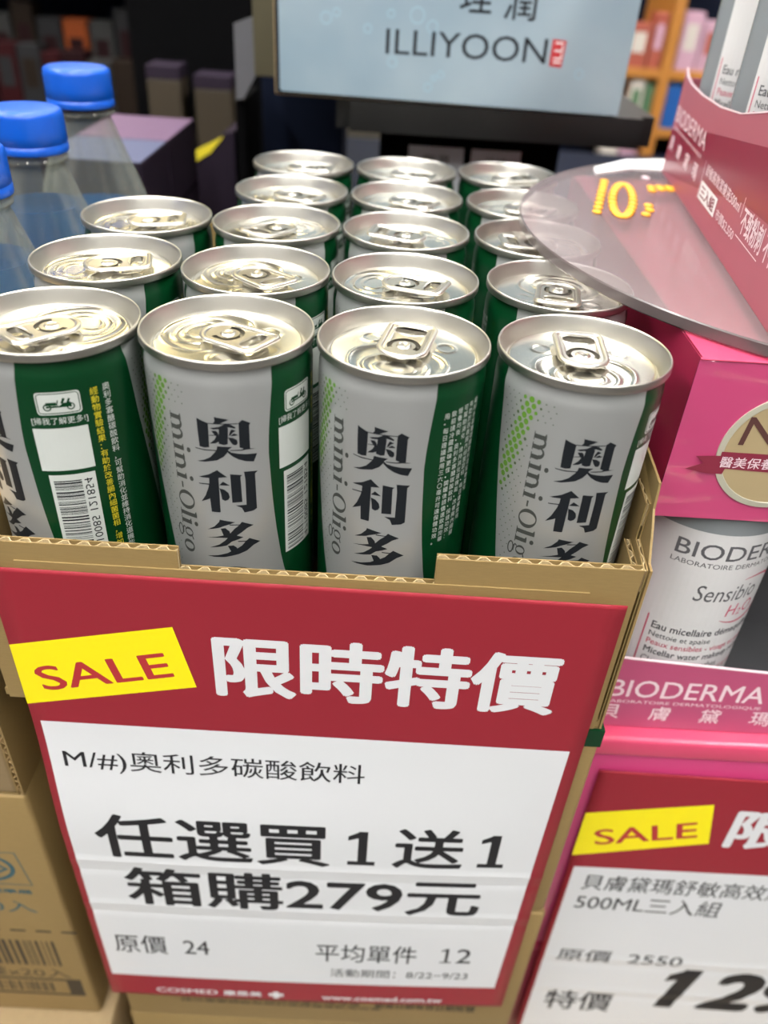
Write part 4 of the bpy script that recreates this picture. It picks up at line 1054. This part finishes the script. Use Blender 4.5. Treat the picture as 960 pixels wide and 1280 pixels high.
# lilac and periwinkle cartons behind the bottles
for nm, lab, y0, y1, mt in (('lilac', 'small carton with lilac top behind the water bottles', 321, 398, 'lilac'), ('peri', 'small carton with pale blue top, in front of the lilac one', 258, 319.5, 'periwinkle')):
    org = (-73, (y0 + y1) / 2, -187.4)
    t = thing('small_carton', lab, 'cardboard box', org, 'pastel topped cartons')
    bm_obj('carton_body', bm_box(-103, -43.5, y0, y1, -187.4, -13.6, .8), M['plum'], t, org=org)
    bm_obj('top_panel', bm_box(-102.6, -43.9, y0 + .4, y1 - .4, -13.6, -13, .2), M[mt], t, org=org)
    for z in (-56, -100, -144): bm_obj('seam', bm_box(-43.5, -43.2, y0 + 2, y1 - 2, z, z + 1.2), M['black'], t, org=org)
c8, o8 = sealed_carton('low carton under the pastel topped cartons', -262, -31, 263, 410, TZ, -188)
org = (-45, 450, -60)
t = thing('tan_box', 'dark box with a yellow sticker behind the pastel cartons', 'cardboard box', (-45, 460, TZ))
bm_obj('box_body', bm_prism([(-90, TZ), (-25, TZ), (-25, -30), (-33, -32), (-90, -82)], 451, 500), M['plum'], t, org=(-45, 460, TZ))
bm_obj('yellow_sticker', bm_prism([(-62, -57), (-56, -45), (-33, -33.5), (-44, -46)], 450.2, 450.9), M['yellow_label'], t, org=(-45, 460, TZ))

# ------------------------------------------------------------------ blurred shelves further back
org = (0, 900, -ZB)
t = thing('rear_counter', 'long black counter behind the front display, in deep shadow', 'counter', org)
bm_obj('counter_body', bm_box(-1100, 1100, 620, 1000, -ZB, -150, 4), M['black'], t, org=org)
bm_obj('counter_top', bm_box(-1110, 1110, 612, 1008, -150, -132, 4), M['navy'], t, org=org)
org = (-60, 660, -131.5)
t = thing('display_board', 'tall black display panel standing on the rear counter', 'panel', org)
bm_obj('board', bm_box(-168, 40, 680, 690, -128, 190, 1), M['black'], t, org=org)
bm_obj('board_foot', bm_box(-168, 40, 660, 710, -131.5, -128, 1), M['black'], t, org=org)
for lab, x0, x1, zt in (('tan carton at the left in front of the black display panel', -138, -106, -8), ('tan carton at the right in front of the black display panel', -93, -57, -14)):
    org = ((x0 + x1) / 2, 635, -131.5)
    t = thing('tan_carton', lab, 'cardboard box', org, 'tan cartons before the black panel')
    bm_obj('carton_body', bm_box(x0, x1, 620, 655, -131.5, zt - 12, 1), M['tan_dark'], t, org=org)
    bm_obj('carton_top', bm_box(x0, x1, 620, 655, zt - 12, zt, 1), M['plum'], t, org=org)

def shelf_unit(label, x0, x1, y0, y1, boards, mat, ups):
    org = ((x0 + x1) / 2, (y0 + y1) / 2, -ZB)
    t = thing('shelf_unit', label, 'shelf', org)
    for z in boards: bm_obj('shelf_board', bm_box(x0, x1, y0, y1, z - 14, z, 1), M[mat], t, org=org)
    for x in ups: bm_obj('upright', bm_box(x - 9, x + 9, y0 - 2, y1, -ZB, 260, 1), M[mat], t, org=org)
    bm_obj('back_board', bm_box(x0, x1, y1, y1 + 10, -ZB, 260, 1), M['navy'], t, org=org)
shelf_unit('dark shelf unit blurred at the far left', -760, -250, 1150, 1360, (-620, -330, -150, 60), 'black', (-751, -259))
rnd = random.Random(5)
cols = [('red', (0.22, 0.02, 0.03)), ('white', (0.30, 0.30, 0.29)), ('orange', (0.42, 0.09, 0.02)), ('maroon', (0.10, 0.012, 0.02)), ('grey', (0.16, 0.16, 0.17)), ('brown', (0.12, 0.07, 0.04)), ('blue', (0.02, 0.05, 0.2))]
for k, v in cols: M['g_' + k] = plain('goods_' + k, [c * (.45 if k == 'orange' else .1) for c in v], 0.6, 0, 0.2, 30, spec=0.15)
def goods(label, x0, x1, y, z0, z1, col, group, kind='product_box', cat='box', dep=40, capm='white_card'):
    org = ((x0 + x1) / 2, y, z0); t = thing(kind, label, cat, org, group)
    bm_obj('box_body', bm_box(x0, x1, y, y + dep, z0, z1, 1), M[col], t, org=org)
    bm_obj('front_label', bm_box(x0 + (x1 - x0) * .2, x1 - (x1 - x0) * .2, y - .5, y - .1, z0 + (z1 - z0) * .35, z0 + (z1 - z0) * .8), M[capm], t, org=org)
G1 = 'blurred packs on the far left shelf'
x = -560
seq = ['maroon', 'red', 'grey', 'red', 'maroon', 'white', 'brown', 'orange']; ii = 0
names = {'maroon': 'maroon', 'red': 'red', 'grey': 'grey', 'white': 'whitish', 'brown': 'brown', 'orange': 'orange'}
posn = ['leftmost', 'second', 'third', 'fourth', 'fifth', 'sixth', 'seventh', 'rightmost']
for k in range(8):
    w = 28 + rnd.random() * 8
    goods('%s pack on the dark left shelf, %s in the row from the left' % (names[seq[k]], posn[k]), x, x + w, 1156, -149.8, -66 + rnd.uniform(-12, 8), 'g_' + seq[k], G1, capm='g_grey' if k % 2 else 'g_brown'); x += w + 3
x = -540
shelf_x = ['white', 'brown', 'grey', 'orange', 'white', 'grey']
for k in range(6):
    w = 30 + rnd.random() * 8
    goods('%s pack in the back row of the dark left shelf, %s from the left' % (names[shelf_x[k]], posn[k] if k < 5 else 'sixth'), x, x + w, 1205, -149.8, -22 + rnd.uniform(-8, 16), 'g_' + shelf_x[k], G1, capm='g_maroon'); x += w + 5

shelf_unit('orange wooden shelf unit blurred at the upper right', 420, 1050, 1300, 1480, (-620, -330, -142, -52), 'wood_orange', (552, 1041))
M['g_pink'] = plain('goods_pink', (0.50, 0.30, 0.38), 0.5, 0, 0.2, 30); M['g_rust'] = plain('goods_rust', (0.34, 0.08, 0.05), 0.5, 0, 0.3, 30)
M['g_cobalt'] = plain('goods_cobalt', (0.01, 0.09, 0.32), 0.5, 0, 0.2, 30); M['g_green'] = plain('goods_green', (0.08, 0.16, 0.08), 0.5); M['g_cream'] = plain('goods_cream', (0.55, 0.50, 0.44), 0.5)
G2 = 'blurred packs on the orange right shelf'
for lab, x0, x1, z0, z1, c, cp in (
    ('cream pack at the left end of the orange shelf top board', 450, 476, -51.8, 20, 'g_cream', 'g_green'),
    ('rust coloured pack on the upper board beside the cream one', 480, 516, -51.8, 12, 'g_rust', 'g_cream'),
    ('slim rust pack against the orange upright', 519, 540, -51.8, 28, 'g_rust', 'g_pink'),
    ('pink pack right of the orange upright, upper board', 566, 598, -51.8, 32, 'g_pink', 'g_cream'),
    ('second pink pack right of the orange upright', 601, 634, -51.8, 20, 'g_pink', 'g_rust'),
    ('green and white tube box on the lower board, left', 500, 524, -141.8, -70, 'g_cream', 'g_green'),
    ('dark green box on the lower board beside the tube box', 527, 541, -141.8, -76, 'g_green', 'g_green'),
    ('cobalt blue pack on the lower board right of the upright', 564, 590, -141.8, -74, 'g_cobalt', 'g_cobalt'),
    ('second cobalt pack on the lower board', 593, 622, -141.8, -80, 'g_cobalt', 'g_pink')):
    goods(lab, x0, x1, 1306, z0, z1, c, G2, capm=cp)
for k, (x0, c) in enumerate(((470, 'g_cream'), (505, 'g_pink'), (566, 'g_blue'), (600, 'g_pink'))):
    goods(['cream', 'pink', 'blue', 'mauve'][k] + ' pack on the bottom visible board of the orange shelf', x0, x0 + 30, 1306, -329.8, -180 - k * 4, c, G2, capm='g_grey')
